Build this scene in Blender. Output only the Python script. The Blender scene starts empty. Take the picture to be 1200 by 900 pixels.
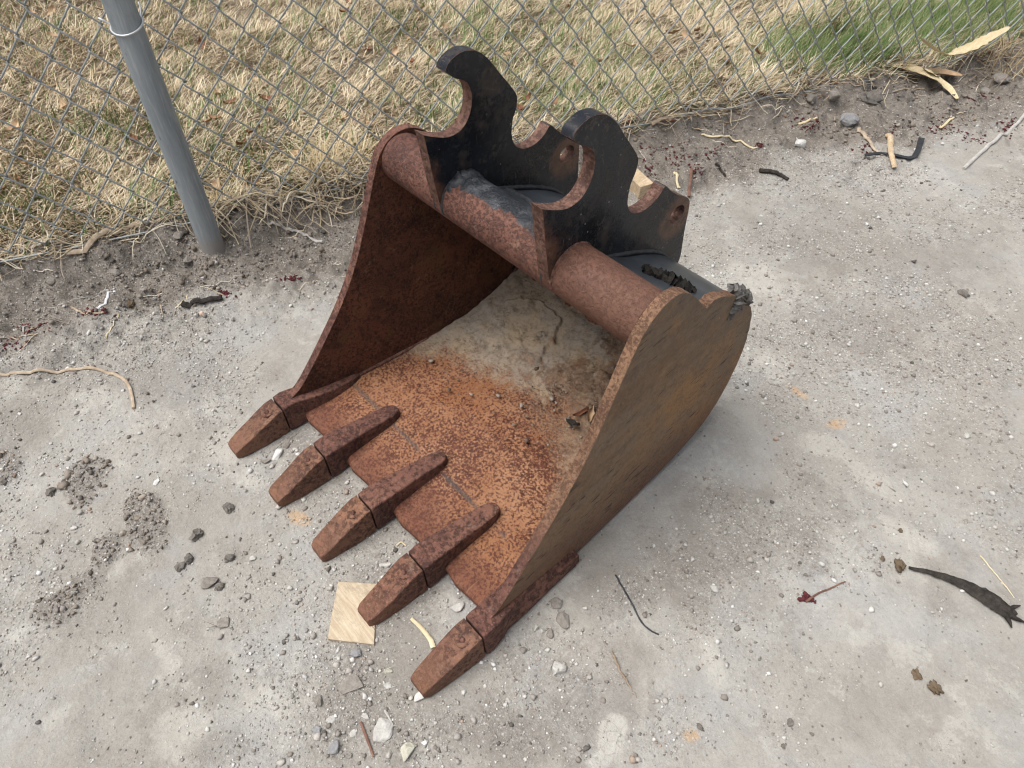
import bpy, bmesh, math, random
import numpy as np
from mathutils import Vector, Matrix

random.seed(7)
DENOISE = True
RNG = np.random.default_rng(11)
scene = bpy.context.scene
COL = scene.collection

# ------------------------------------------------------------------ camera
CAM = np.array([0.6160, -0.7898, 1.0027])
RIGHT = np.array([0.664021, 0.747703, -0.0040])
UP = np.array([-0.551006, 0.492940, 0.673352])
FWD = np.array([-0.505439, 0.444916, -0.739312])
FPX = 831.9                       # focal length in units of a 1200 pixel wide frame
cd = bpy.data.cameras.new('camera'); cam = bpy.data.objects.new('camera', cd); COL.objects.link(cam)
cd.sensor_width = 36.0; cd.lens = FPX / 1200 * 36; cd.clip_start = 0.02; cd.clip_end = 500
cam.matrix_world = Matrix(((RIGHT[0], UP[0], -FWD[0], CAM[0]), (RIGHT[1], UP[1], -FWD[1], CAM[1]),
                           (RIGHT[2], UP[2], -FWD[2], CAM[2]), (0, 0, 0, 1)))
scene.camera = cam
# ------------------------------------------------------------------ sky, sun, exposure (overcast)
SUN_EL, SUN_AZ = 68.0, 212.0      # azimuth: direction the light comes from, degrees from +Y clockwise
world = bpy.data.worlds.new('World'); scene.world = world; world.use_nodes = True
wn = world.node_tree; wn.nodes.clear()
sky = wn.nodes.new('ShaderNodeTexSky'); sky.sky_type = 'NISHITA'; sky.sun_disc = False
sky.sun_elevation = math.radians(SUN_EL); sky.sun_rotation = math.radians(SUN_AZ)
sky.air_density = 1.0; sky.dust_density = 6.0; sky.ozone_density = 1.0
hs = wn.nodes.new('ShaderNodeHueSaturation'); hs.inputs['Saturation'].default_value = 0.38
bg = wn.nodes.new('ShaderNodeBackground'); bg.inputs['Strength'].default_value = 0.085
wo = wn.nodes.new('ShaderNodeOutputWorld')
wn.links.new(sky.outputs[0], hs.inputs['Color']); wn.links.new(hs.outputs[0], bg.inputs['Color']); wn.links.new(bg.outputs[0], wo.inputs['Surface'])
sd = bpy.data.lights.new('sun', 'SUN'); sd.energy = 1.5; sd.angle = math.radians(46); sd.color = (1.0, 0.985, 0.955)
sun = bpy.data.objects.new('sun', sd); COL.objects.link(sun)
az, el = math.radians(SUN_AZ), math.radians(SUN_EL)
sdir = Vector((math.sin(az) * math.cos(el), math.cos(az) * math.cos(el), math.sin(el)))
sun.rotation_euler = sdir.to_track_quat('Z', 'Y').to_euler()
sun.location = (0, 0, 5)
vs = scene.view_settings; vs.view_transform = 'Standard'; vs.look = 'None'; vs.exposure = 0.84; vs.gamma = 1.0
vs.use_curve_mapping = False
scene.cycles.use_denoising = DENOISE; scene.cycles.filter_width = 1.15

# ------------------------------------------------------------------ frames and small maths
FD = np.array([0.3318, 0.9434, 0.0])      # direction the fence runs in
FN = np.array([-0.9434, 0.3318, 0.0])     # away from the bucket, through the fence
FENCE_N = 0.690
TAB = np.random.default_rng(3).random((64, 256, 256))
def vnoise(x, y, seed=0):
    t = TAB[seed % 64]
    xi = np.floor(x).astype(int); yi = np.floor(y).astype(int)
    fx = x - xi; fy = y - yi
    fx = fx * fx * fx * (fx * (fx * 6 - 15) + 10); fy = fy * fy * fy * (fy * (fy * 6 - 15) + 10)
    x0, x1, y0, y1 = xi & 255, (xi + 1) & 255, yi & 255, (yi + 1) & 255
    return (t[x0, y0] * (1 - fx) + t[x1, y0] * fx) * (1 - fy) + (t[x0, y1] * (1 - fx) + t[x1, y1] * fx) * fy
def fbm(x, y, oct=4, seed=0, gain=0.5):
    a, s, tot = 1.0, 0.0, 0.0
    for o in range(oct):
        s = s + a * (vnoise(x * 2 ** o + 17.3 * o, y * 2 ** o + 9.1 * o, seed + o) - 0.5); tot += a; a *= gain
    return s / tot * 2
def sstep(a, b, x):
    t = np.clip((x - a) / (b - a), 0, 1); return t * t * (3 - 2 * t)
def ray(u, v):
    return FWD + (u - 600) / FPX * RIGHT - (v - 450) / FPX * UP
def on_z(u, v, z=0.0):
    d = ray(u, v); return CAM + d * ((z - CAM[2]) / d[2])
def on_fence(u, v, n=FENCE_N):
    d = ray(u, v); return CAM + d * ((n - CAM @ FN) / (d @ FN))

# ground patches: measured places on the ground, each an ellipse (centre, two half axes)
def ell(u, v, ru, rv, ang=0.0):
    c = on_z(u, v)[:2]; ca, sa = math.cos(math.radians(ang)), math.sin(math.radians(ang))
    A = on_z(u + ru * ca, v + ru * sa)[:2] - c; B = on_z(u - rv * sa, v + rv * ca)[:2] - c
    return c, np.linalg.inv(np.array([A, B]).T)
def ellmask(lst, X, Y, soft=0.5, warp=0.55, seed=20):
    m = np.zeros_like(X)
    wx = fbm(X * 9, Y * 9, 6, seed, 0.62) * 1.6
    for c, M in lst:
        dx, dy = X - c[0], Y - c[1]
        r = np.hypot(M[0, 0] * dx + M[0, 1] * dy, M[1, 0] * dx + M[1, 1] * dy) + wx * warp
        m = np.maximum(m, 1 - sstep(1 - soft, 1 + soft * 0.3, r))
    return m
PATCH = [ell(95, 562, 28, 46, 20), ell(172, 610, 24, 38, -10), ell(125, 645, 12, 22, 40), ell(75, 700, 50, 20, -35), ell(4, 545, 18, 18)]
STAIN = [        ell(20, 500, 55, 40), ell(265, 880, 45, 25), ell(380, 880, 45, 25), ell(215, 740, 25, 30), ell(955, 565, 18, 8, 30),
        ell(925, 640, 60, 40), ell(240, 790, 30, 40), ell(840, 640, 120, 60, -30), ell(620, 860, 120, 60), ell(450, 780, 90, 110), ell(960, 300, 140, 50), ell(1100, 700, 60, 60), ell(60, 420, 90, 40)]
DARK = PATCH
CRUMB = DARK[:4] + [ell(410, 800, 55, 90), ell(560, 850, 130, 60), ell(470, 690, 60, 50, 45), ell(350, 520, 40, 26), ell(690, 800, 90, 80),
         ell(820, 680, 90, 60), ell(1000, 380, 140, 70), ell(1080, 300, 120, 50), ell(200, 440, 90, 50), ell(730, 690, 60, 40), ell(940, 260, 130, 40)]
WHITE = [ell(265, 520, 50, 40, -30), ell(245, 480, 18, 30, 30), ell(110, 465, 55, 22), ell(95, 480, 18, 14), ell(190, 765, 12, 38, -30), ell(205, 860, 42, 42), ell(320, 820, 45, 40),
         ell(680, 760, 50, 40, 20), ell(752, 820, 10, 60), ell(715, 865, 30, 40), ell(735, 570, 30, 20), ell(885, 330, 70, 30),
         ell(900, 420, 60, 40), ell(1020, 560, 70, 18, 40), ell(1080, 640, 80, 18, 35), ell(965, 520, 30, 20), ell(835, 770, 16, 60, -10), ell(10, 740, 40, 25), ell(290, 560, 40, 20, 30)]
ORANGE = [ell(980, 496, 17, 9, -8), ell(935, 458, 22, 6, 30), ell(352, 608, 20, 11, 20), ell(810, 862, 12, 10)]
SMOOTH = [ell(170, 520, 150, 110, 20), ell(200, 640, 170, 130), ell(180, 800, 200, 110), ell(1050, 560, 150, 90, 20), ell(1000, 800, 190, 130)]

GRITTY = [ell(990, 210, 160, 30), ell(880, 640, 110, 70, -20), ell(600, 700, 60, 40), ell(1000, 360, 180, 60, -5), ell(1100, 420, 110, 30, 5), ell(900, 280, 120, 50), ell(160, 400, 130, 50), ell(250, 440, 60, 50), ell(560, 850, 150, 60), ell(440, 780, 70, 110), ell(470, 690, 60, 50, 45),
          ell(350, 520, 40, 26), ell(640, 760, 90, 70), ell(820, 680, 80, 60), ell(740, 700, 70, 50), ell(780, 860, 60, 50), ell(340, 300, 80, 40), ell(860, 600, 60, 40), ell(1120, 250, 120, 50)]
def gritty(X, Y):
    sm = ellmask(SMOOTH, X, Y, 0.6); g = ellmask(GRITTY, X, Y, 1.0, 0.8, 52); dk = ellmask(PATCH, X, Y, 0.4)
    return np.clip(0.75 * g + dk + (1 - 0.65 * sm) * 0.65 * sstep(0.50, 0.85, 0.5 + fbm(X * 4, Y * 4, 5, 41, 0.62)) + 0.5 * sstep(0.3, 0.45, X * FN[0] + Y * FN[1]), 0, 1)
def berm(s, n):
    e = fbm(s * 3.1, n * 3.1, 3, 5) * 0.05
    hgt = 0.066 - 0.020 * sstep(0.9, 1.5, s)
    return 0.014 * sstep(0.36, 0.58, n + e) + (hgt - 0.014) * sstep(0.60, 0.70, n + e * 0.35) + 0.02 * sstep(0.8, 2.2, n)
def height(X, Y):
    s = X * FD[0] + Y * FD[1]; n = X * FN[0] + Y * FN[1]
    rough = sstep(0.34 - 0.12 * sstep(0.6, 1.6, s), 0.52 - 0.06 * sstep(0.6, 1.6, s), n + 0.1 * fbm(s * 4, n * 4, 2, 9)) * (1 - 0.5 * sstep(0.74, 0.9, n))
    near = np.exp(-((X / 0.42) ** 4 + ((Y + 0.3) / 0.45) ** 4))      # packed flat where the bucket stands
    z = berm(s, n) + fbm(X * 3.2, Y * 3.2, 3, 1) * 0.007 * (1 - near)
    z = z + fbm(X * 8, Y * 8, 3, 14) * 0.0055 * (1 - 0.9 * near)
    z = z + fbm(X * 16, Y * 16, 3, 2) * (0.0030 * (1 - 0.7 * near) + 0.022 * rough)
    z = z + fbm(X * 55, Y * 55, 3, 4) * (0.0016 + 0.012 * rough)
    return z
def height_fine(X, Y):
    z = height(X, Y)
    dk = ellmask(PATCH, X, Y, 0.4); cr = ellmask(CRUMB, X, Y, 0.8); sm = ellmask(SMOOTH, X, Y, 0.5)
    f = np.abs(fbm(X * 95, Y * 95, 2, 7))
    z = z + dk * (0.003 + 0.004 * f) + cr * 0.0040 * f + 0.0010 * (1 - sm) * fbm(X * 160, Y * 160, 2, 12)
    return z
def H(x, y): return float(height(np.array([x]), np.array([y]))[0])
def G(u, v):
    z = 0.0
    for _ in range(12):
        p = on_z(u, v, z); z = 0.5 * z + 0.5 * H(p[0], p[1])
    p = on_z(u, v, z); return Vector((p[0], p[1], H(p[0], p[1])))
def mpp(u, v):                       # metres across one photo pixel, at the ground there
    p = G(u, v); return float((np.array(p) - CAM) @ FWD) / FPX

# ------------------------------------------------------------------ material helper
class Mat:
    def __init__(self, name):
        self.m = bpy.data.materials.new(name); self.m.use_nodes = True
        self.t = self.m.node_tree; self.t.nodes.clear()
        self.out = self.t.nodes.new('ShaderNodeOutputMaterial'); self.b = self.t.nodes.new('ShaderNodeBsdfPrincipled')
        self.t.links.new(self.b.outputs[0], self.out.inputs[0])
        self.tc = self.t.nodes.new('ShaderNodeTexCoord')
        self.obj = self.tc.outputs['Object']
    def link(self, a, sock):
        if isinstance(a, bpy.types.NodeSocket): self.t.links.new(a, sock)
        elif isinstance(a, (int, float)) and sock.type == 'RGBA': sock.default_value = (a, a, a, 1)
        elif isinstance(a, (tuple, list)) and len(a) == 3 and sock.type == 'RGBA': sock.default_value = (*a, 1)
        else: sock.default_value = a
    def vec(self, scale=(1, 1, 1), loc=(0, 0, 0), rot=(0, 0, 0), src=None):
        n = self.t.nodes.new('ShaderNodeMapping'); n.inputs['Scale'].default_value = scale; n.inputs['Location'].default_value = loc
        n.inputs['Rotation'].default_value = rot
        self.t.links.new(src or self.obj, n.inputs[0]); return n.outputs[0]
    def noise(self, scale, detail=4, rough=0.55, vec=None, dist=0.0):
        n = self.t.nodes.new('ShaderNodeTexNoise'); n.inputs['Scale'].default_value = scale; n.inputs['Detail'].default_value = detail
        n.inputs['Roughness'].default_value = rough; n.inputs['Distortion'].default_value = dist
        self.t.links.new(vec or self.obj, n.inputs['Vector']); return n.outputs['Fac']
    def voro(self, scale, vec=None, feature='F1', out='Distance'):
        n = self.t.nodes.new('ShaderNodeTexVoronoi'); n.feature = feature; n.inputs['Scale'].default_value = scale
        self.t.links.new(vec or self.obj, n.inputs['Vector']); return n.outputs[out]
    def ramp(self, f, stops):
        n = self.t.nodes.new('ShaderNodeValToRGB'); self.link(f, n.inputs[0]); e = n.color_ramp.elements
        while len(e) < len(stops): e.new(0.5)
        for i, (p, c) in enumerate(stops):
            e[i].position = p; e[i].color = (c, c, c, 1) if isinstance(c, (int, float)) else (*c, 1)
        return n.outputs[0]
    def step(self, f, a, b): return self.ramp(f, [(a, 0.0), (b, 1.0)])
    def mix(self, f, a, b, mode='MIX'):
        n = self.t.nodes.new('ShaderNodeMix'); n.data_type = 'RGBA'; n.blend_type = mode
        self.link(f, n.inputs[0]); self.link(a, n.inputs[6]); self.link(b, n.inputs[7]); return n.outputs[2]
    def math(self, op, a, b=0.0, c=0.0):
        n = self.t.nodes.new('ShaderNodeMath'); n.operation = op
        self.link(a, n.inputs[0]); self.link(b, n.inputs[1]); self.link(c, n.inputs[2]); return n.outputs[0]
    def attr(self, name, out='Fac'):
        n = self.t.nodes.new('ShaderNodeAttribute'); n.attribute_name = name; return n.outputs[out]
    def xyz(self, src=None):
        n = self.t.nodes.new('ShaderNodeSeparateXYZ'); self.t.links.new(src or self.obj, n.inputs[0]); return n.outputs
    def bump(self, h, strength=0.4, dist=0.002, prev=None):
        n = self.t.nodes.new('ShaderNodeBump'); n.inputs['Strength'].default_value = strength; n.inputs['Distance'].default_value = dist
        self.link(h, n.inputs['Height'])
        if prev: self.t.links.new(prev, n.inputs['Normal'])
        return n.outputs[0]
    def done(self, color, rough=0.8, metal=0.0, normal=None, spec=0.4):
        self.link(color, self.b.inputs['Base Color']); self.link(rough, self.b.inputs['Roughness']); self.link(metal, self.b.inputs['Metallic'])
        self.b.inputs['Specular IOR Level'].default_value = spec
        if normal: self.t.links.new(normal, self.b.inputs['Normal'])
        return self.m

# ------------------------------------------------------------------ object helpers
def tag(o, label=None, cat=None, group=None, kind=None):
    if label: o['label'] = label
    if cat: o['category'] = cat
    if group: o['group'] = group
    if kind: o['kind'] = kind
    return o
def empty(name, loc):
    o = bpy.data.objects.new(name, None); COL.objects.link(o); o.location = loc; o.empty_display_size = 0.05; return o
def make_mesh(name, verts, faces, mats, smooth=None, matidx=None):
    me = bpy.data.meshes.new(name)
    me.from_pydata([tuple(map(float, v)) for v in verts], [], [tuple(map(int, f)) for f in faces])
    for m in (mats if isinstance(mats, list) else [mats]): me.materials.append(m)
    if matidx is not None: me.polygons.foreach_set('material_index', matidx)
    if smooth is not None:
        me.polygons.foreach_set('use_smooth', [True] * len(me.polygons))
        if smooth < 179: me.set_sharp_from_angle(angle=math.radians(smooth))
    me.update(); return me
def big_mesh(name, V, F, mat, smooth=False, attrs=None):
    """V (n,3), F (m,k) numpy arrays"""
    me = bpy.data.meshes.new(name); V = np.asarray(V, np.float32); F = np.asarray(F, np.int32); k = F.shape[1]
    me.vertices.add(len(V)); me.vertices.foreach_set('co', V.ravel())
    me.loops.add(F.size); me.loops.foreach_set('vertex_index', F.ravel())
    me.polygons.add(len(F)); me.polygons.foreach_set('loop_start', np.arange(0, F.size, k, dtype=np.int32))
    me.update(calc_edges=True)
    if smooth: me.polygons.foreach_set('use_smooth', np.ones(len(F), bool))
    me.materials.append(mat)
    for an, av in (attrs or {}).items():
        av = np.asarray(av, np.float32)
        if av.ndim == 1:
            a = me.attributes.new(an, 'FLOAT', 'POINT'); a.data.foreach_set('value', av)
        else:
            a = me.attributes.new(an, 'FLOAT_COLOR', 'POINT'); a.data.foreach_set('color', np.c_[av, np.ones(len(av))].astype(np.float32).ravel())
    me.validate(); return me
def link(name, me, parent=None, loc=None):
    o = bpy.data.objects.new(name, me); COL.objects.link(o)
    if parent is not None: o.parent = parent
    if loc is not None: o.location = loc
    return o
def bevel(o, w, seg=2, ang=35):
    b = o.modifiers.new('bevel', 'BEVEL'); b.width = w; b.segments = seg; b.limit_method = 'ANGLE'; b.angle_limit = math.radians(ang)
    b.harden_normals = False; return o
def catmull(pts, closed=False, n=4):
    P = np.array(pts, float); out = []; N = len(P)
    rng = range(N if closed else N - 1)
    for i in rng:
        g = (lambda k: P[k % N]) if closed else (lambda k: P[min(max(k, 0), N - 1)])
        p0, p1, p2, p3 = g(i - 1), g(i), g(i + 1), g(i + 2)
        for j in range(n):
            t = j / n
            out.append(0.5 * (2 * p1 + (p2 - p0) * t + (2 * p0 - 5 * p1 + 4 * p2 - p3) * t * t + (3 * p1 - p0 - 3 * p2 + p3) * t ** 3))
    if not closed: out.append(P[-1])
    return np.array(out)
def tube(P, r, sides=6, squash=1.0):
    """swept tube along points, tapered, capped; returns verts, faces"""
    P = np.array(P, float); N = len(P); r = np.broadcast_to(np.array(r, float), (N,))
    T = np.gradient(P, axis=0); T /= np.linalg.norm(T, axis=1)[:, None] + 1e-12
    up = np.array([0, 0, 1.0]) if abs(T[:, 2]).max() < 0.93 else np.array([0.3, 0.9, 0.15])
    V = []; F = []
    for i in range(N):
        a = np.cross(T[i], up); a /= np.linalg.norm(a) + 1e-9; b = np.cross(a, T[i])
        for k in range(sides):
            t = 2 * math.pi * k / sides
            V.append(P[i] + r[i] * (math.cos(t) * a + squash * math.sin(t) * b))
    for i in range(N - 1):
        for k in range(sides):
            F.append((i * sides + k, i * sides + (k + 1) % sides, (i + 1) * sides + (k + 1) % sides, (i + 1) * sides + k))
    F.append(tuple(range(sides))[::-1]); F.append(tuple((N - 1) * sides + k for k in range(sides)))
    return V, F

# ================================================================== MATERIALS
def m_ground():
    m = Mat('packed_dirt')
    big = m.noise(2.6, 5, 0.6); mid = m.noise(17, 7, 0.7); fine = m.noise(170, 5, 0.75); grit = m.noise(430, 3, 0.65)
    base = m.mix(m.step(big, 0.36, 0.66), (0.300, 0.279, 0.246), (0.400, 0.383, 0.350))
    base = m.mix(m.math('MULTIPLY', m.step(mid, 0.44, 0.72), 0.7), base, (0.265, 0.246, 0.222))
    base = m.mix(m.math('MULTIPLY', m.step(m.noise(5, 6, 0.7), 0.50, 0.66), 0.6), base, (0.342, 0.345, 0.340))
    base = m.mix(m.math('MULTIPLY', m.step(m.noise(6, 10, 0.80, m.vec(loc=(4, 2, 0))), 0.55, 0.60), 0.42), base, (0.50, 0.48, 0.435))
    base = m.mix(m.math('MULTIPLY', m.step(m.noise(7, 10, 0.80, m.vec(loc=(9, 6, 0))), 0.56, 0.61), 0.45), base, (0.215, 0.197, 0.174))
    edge = m.math('ADD', m.math('MULTIPLY', m.math('SUBTRACT', m.noise(26, 6, 0.75), 0.5), 1.5), m.math('MULTIPLY', m.math('SUBTRACT', m.noise(140, 4, 0.7), 0.5), 0.8))
    def msk(a, lo, hi): return m.step(m.math('ADD', m.attr(a), m.math('MULTIPLY', edge, m.step(m.attr(a), 0.0, 0.25))), lo, hi)
    base = m.mix(m.math('MULTIPLY', msk('white', 0.45, 0.95), 0.36), base, (0.55, 0.525, 0.47))
    base = m.mix(m.math('MULTIPLY', msk('dark', 0.25, 0.80), 0.62), base, (0.205, 0.182, 0.157))
    base = m.mix(m.math('MULTIPLY', msk('stain', 0.35, 0.85), 0.50), base, (0.215, 0.196, 0.172))
    base = m.mix(m.math('MULTIPLY', msk('crumb', 0.2, 1.0), 0.55), base, (0.225, 0.205, 0.182))
    base = m.mix(m.math('MULTIPLY', msk('orange', 0.25, 1.0), 0.7), base, (0.52, 0.33, 0.17))
    base = m.mix(m.math('MULTIPLY', m.step(m.math('ADD', m.attr('soil'), m.math('MULTIPLY', edge, 0.5)), 0.2, 0.8), 0.80), base, m.mix(m.step(mid, 0.35, 0.65), (0.112, 0.091, 0.071), (0.222, 0.188, 0.152)))
    base = m.mix(m.step(m.math('ADD', m.attr('lawn'), m.math('MULTIPLY', edge, 0.3)), 0.4, 0.8), base, m.mix(m.step(mid, 0.3, 0.7), (0.085, 0.060, 0.038), (0.22, 0.165, 0.105)))
    gr = m.attr('gritty'); gk = m.math('ADD', 0.30, m.math('MULTIPLY', gr, 0.70))
    base = m.mix(m.math('MULTIPLY', m.math('MULTIPLY', m.step(fine, 0.52, 0.70), 0.50), gk), base, (0.58, 0.565, 0.535))
    base = m.mix(m.math('MULTIPLY', m.math('MULTIPLY', m.ramp(fine, [(0.30, 1.0), (0.47, 0.0)]), 0.60), gk), base, (0.14, 0.122, 0.105))
    base = m.mix(m.math('MULTIPLY', m.math('MULTIPLY', m.step(grit, 0.56, 0.68), gk), 0.35), base, (0.64, 0.62, 0.59))
    base = m.mix(m.math('MULTIPLY', m.ramp(grit, [(0.33, 1.0), (0.43, 0.0)]), 0.16), base, (0.11, 0.10, 0.09))
    v1 = m.t.nodes.new('ShaderNodeTexVoronoi'); v1.inputs['Scale'].default_value = 210; m.t.links.new(m.obj, v1.inputs['Vector'])
    v2 = m.t.nodes.new('ShaderNodeTexVoronoi'); v2.inputs['Scale'].default_value = 120; m.t.links.new(m.vec(loc=(3, 1, 2)), v2.inputs['Vector'])
    def speck(v, r, lo): 
        sx = m.xyz(v.outputs['Color']); return m.math('MULTIPLY', m.ramp(v.outputs['Distance'], [(r * 0.6, 1.0), (r, 0.0)]), m.step(sx[0], lo, lo + 0.04))
    dens = m.math('SUBTRACT', 0.985, m.math('MULTIPLY', m.math('MULTIPLY', gr, m.step(m.noise(14, 5, 0.7, m.vec(loc=(7, 7, 0))), 0.36, 0.62)), 0.60))
    s1 = m.math('MULTIPLY', m.ramp(v1.outputs['Distance'], [(0.16, 1.0), (0.34, 0.0)]), m.math('GREATER_THAN', m.xyz(v1.outputs['Color'])[0], dens))
    s2 = m.math('MULTIPLY', m.ramp(v2.outputs['Distance'], [(0.14, 1.0), (0.30, 0.0)]), m.math('GREATER_THAN', m.xyz(v2.outputs['Color'])[1], m.math('ADD', dens, 0.04)))
    d1 = m.math('MULTIPLY', m.ramp(v1.outputs['Distance'], [(0.18, 1.0), (0.40, 0.0)]), m.math('LESS_THAN', m.xyz(v1.outputs['Color'])[1], m.math('ADD', 0.015, m.math('MULTIPLY', gr, 0.14))))
    notl = m.math('SUBTRACT', 1.0, m.attr('lawn'))
    base = m.mix(m.math('MULTIPLY', m.math('MULTIPLY', s1, notl), 0.60), base, (0.55, 0.53, 0.495))
    base = m.mix(m.math('MULTIPLY', m.math('MULTIPLY', s2, notl), 0.8), base, (0.53, 0.505, 0.47))
    base = m.mix(m.math('MULTIPLY', d1, 0.6), base, (0.10, 0.09, 0.08))  # tiny shadows among the grains, painted in as dark specks
    # cracked pale crust by the lower edge
    wv = m.mix(0.06, m.obj, m.t.nodes.new('ShaderNodeTexNoise').outputs['Color'])
    cr = m.ramp(m.voro(70, wv, 'DISTANCE_TO_EDGE'), [(0.0, 1.0), (0.055, 0.0)])
    crm = m.step(m.math('ADD', m.attr('crust'), m.math('MULTIPLY', edge, 0.7)), 0.40, 0.8)
    base = m.mix(m.math('MULTIPLY', crm, 0.6), base, (0.52, 0.50, 0.455))
    base = m.mix(m.math('MULTIPLY', m.math('MULTIPLY', cr, crm), 0.38), base, (0.22, 0.20, 0.175))
    b = m.bump(mid, 0.6, 0.008); b = m.bump(m.noise(75, 6, 0.75), 0.65, 0.005, b); b = m.bump(m.math('MULTIPLY', fine, gk), 0.7, 0.0030, b); b = m.bump(m.math('SUBTRACT', m.math('MAXIMUM', s1, s2), d1), 0.6, 0.0016, b)
    return m.done(base, 0.95, 0, b, 0.2)
def m_tint(name, rough=0.85, bumps=300, strength=0.3, spec=0.3, vary=0.25):
    m = Mat(name); c = m.attr('tint', 'Color')
    c = m.mix(m.math('MULTIPLY', m.step(m.noise(bumps, 4, 0.6), 0.35, 0.7), vary), c, (0.10, 0.085, 0.07))
    return m.done(c, rough, 0, m.bump(m.noise(bumps, 4, 0.6), strength, 0.0015), spec)
def m_plain(name, a, b, scale=60, rough=0.85, stretch=(1, 1, 1), bump=0.4, spec=0.3, dist=0.0015, metal=0.0):
    m = Mat(name); n = m.noise(scale, 5, 0.65, m.vec(stretch))
    return m.done(m.mix(m.step(n, 0.33, 0.68), a, b), rough, metal, m.bump(n, bump, dist), spec)

def rust_core(m, dark, mid, light, s=1.0):
    """mottled, pitted rust: colour, coarse height, fine height"""
    a = m.noise(6 * s, 7, 0.7); b = m.noise(120 * s, 4, 0.65); c = m.noise(260 * s, 4, 0.7)
    col = m.mix(m.step(a, 0.40, 0.60), mid, light)
    col = m.mix(m.math('MULTIPLY', m.step(m.noise(20 * s, 7, 0.75, m.vec(loc=(3, 3, 1))), 0.47, 0.60), 0.65), col, dark)
    dens = m.math('MULTIPLY', m.math('SUBTRACT', m.noise(10 * s, 4, 0.6, m.vec(loc=(8, 1, 4))), 0.5), 0.35)
    pits = m.step(m.math('ADD', b, dens), 0.46, 0.60)
    col = m.mix(m.math('MULTIPLY', pits, 0.78), col, tuple(0.62 * k for k in dark))
    col = m.mix(m.math('MULTIPLY', m.ramp(c, [(0.34, 1.0), (0.45, 0.0)]), 0.50), col, tuple(min(1, 1.45 * k + 0.015) for k in light))
    col = m.mix(m.math('MULTIPLY', m.step(m.noise(45 * s, 5, 0.7, m.vec(loc=(1, 9, 2))), 0.60, 0.70), 0.35), col, (0.30, 0.215, 0.155))
    return col, m.math('SUBTRACT', 1.0, pits), c
def m_rust(name, dark=(0.062, 0.030, 0.025), mid=(0.130, 0.058, 0.044), light=(0.185, 0.088, 0.062), rough=0.85):
    m = Mat(name); col, b, c = rust_core(m, dark, mid, light)
    n = m.bump(b, 0.6, 0.0022); n = m.bump(c, 0.5, 0.0009, n)
    return m.done(col, rough, 0.0, n, 0.3)
def m_tooth():
    m = Mat('worn_rust'); x, y, z = m.xyz(); col, b, c = rust_core(m, (0.075, 0.036, 0.028), (0.150, 0.068, 0.048), (0.235, 0.115, 0.068))
    oi = m.t.nodes.new('ShaderNodeObjectInfo').outputs['Random']
    col = m.mix(m.math('MULTIPLY', oi, 0.45), col, m.mix(m.step(b, 0.3, 0.7), (0.085, 0.045, 0.034), (0.20, 0.115, 0.075)))
    tip = m.step(m.math('ADD', m.math('MULTIPLY', y, -1.0), m.math('MULTIPLY', m.math('SUBTRACT', m.noise(18, 4), 0.5), 0.12)), 0.60, 0.66)
    col = m.mix(m.math('MULTIPLY', tip, 0.45), col, m.mix(m.step(b, 0.42, 0.6), (0.29, 0.145, 0.080), (0.15, 0.070, 0.045)))
    n = m.bump(b, 0.6, 0.0022); n = m.bump(c, 0.5, 0.0009, n)
    return m.done(col, 0.82, 0.0, n, 0.32)
def floor_color(m):
    x, y, z = m.xyz()
    sp = m.noise(235, 4, 0.68); sp2 = m.noise(90, 4, 0.6); big = m.noise(8, 5, 0.65)
    orange = m.mix(m.step(big, 0.35, 0.7), (0.28, 0.128, 0.062), (0.41, 0.225, 0.132))
    orange = m.mix(m.math('MULTIPLY', m.step(m.noise(22, 5, 0.7), 0.45, 0.62), 0.5), orange, (0.22, 0.088, 0.042))
    dense = m.math('MULTIPLY', m.math('SUBTRACT', m.noise(9, 5, 0.65), 0.5), 0.42)
    spots = m.step(m.math('ADD', sp, dense), 0.455, 0.565)
    col = m.mix(m.math('MULTIPLY', spots, 0.92), orange, m.mix(m.step(sp2, 0.4, 0.6), (0.058, 0.020, 0.016), (0.115, 0.040, 0.028)))
    lip = m.step(m.math('ADD', m.math('MULTIPLY', y, -1.0), m.math('MULTIPLY', m.math('SUBTRACT', big, 0.5), 0.14)), 0.445, 0.510)
    col = m.mix(m.math('MULTIPLY', lip, 0.75), col, m.mix(m.step(sp2, 0.42, 0.62), (0.155, 0.058, 0.038), (0.082, 0.031, 0.023)))
    # long faint drag marks from digging
    drag = m.noise(40, 4, 0.6, m.vec((6, 0.35, 1)))
    col = m.mix(m.math('MULTIPLY', m.step(drag, 0.58, 0.70), 0.35), col, (0.36, 0.20, 0.115))
    dust = m.step(m.math('ADD', y, m.math('MULTIPLY', m.math('SUBTRACT', m.noise(14, 8, 0.75), 0.5), 0.36)), -0.42, -0.24)
    col = m.mix(m.math('MULTIPLY', dust, 0.78), col, m.mix(m.step(sp2, 0.4, 0.65), (0.30, 0.215, 0.140), (0.20, 0.125, 0.078)))
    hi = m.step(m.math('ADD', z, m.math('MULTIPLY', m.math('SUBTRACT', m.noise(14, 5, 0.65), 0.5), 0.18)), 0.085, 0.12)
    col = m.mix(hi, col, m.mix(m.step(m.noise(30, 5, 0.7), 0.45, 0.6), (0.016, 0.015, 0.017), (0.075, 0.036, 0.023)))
    seam = m.ramp(m.math('ADD', m.math('ABSOLUTE', m.math('ADD', y, 0.4240)), m.math('MULTIPLY', m.noise(60, 4), 0.003)), [(0.0030, 1.0), (0.0046, 0.0)])
    col = m.mix(m.math('MULTIPLY', m.math('MULTIPLY', seam, m.step(m.noise(13, 3, 0.6, m.vec(loc=(1, 1, 7))), 0.46, 0.52)), 0.85), col, (0.065, 0.072, 0.075))
    return col, spots
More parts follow.
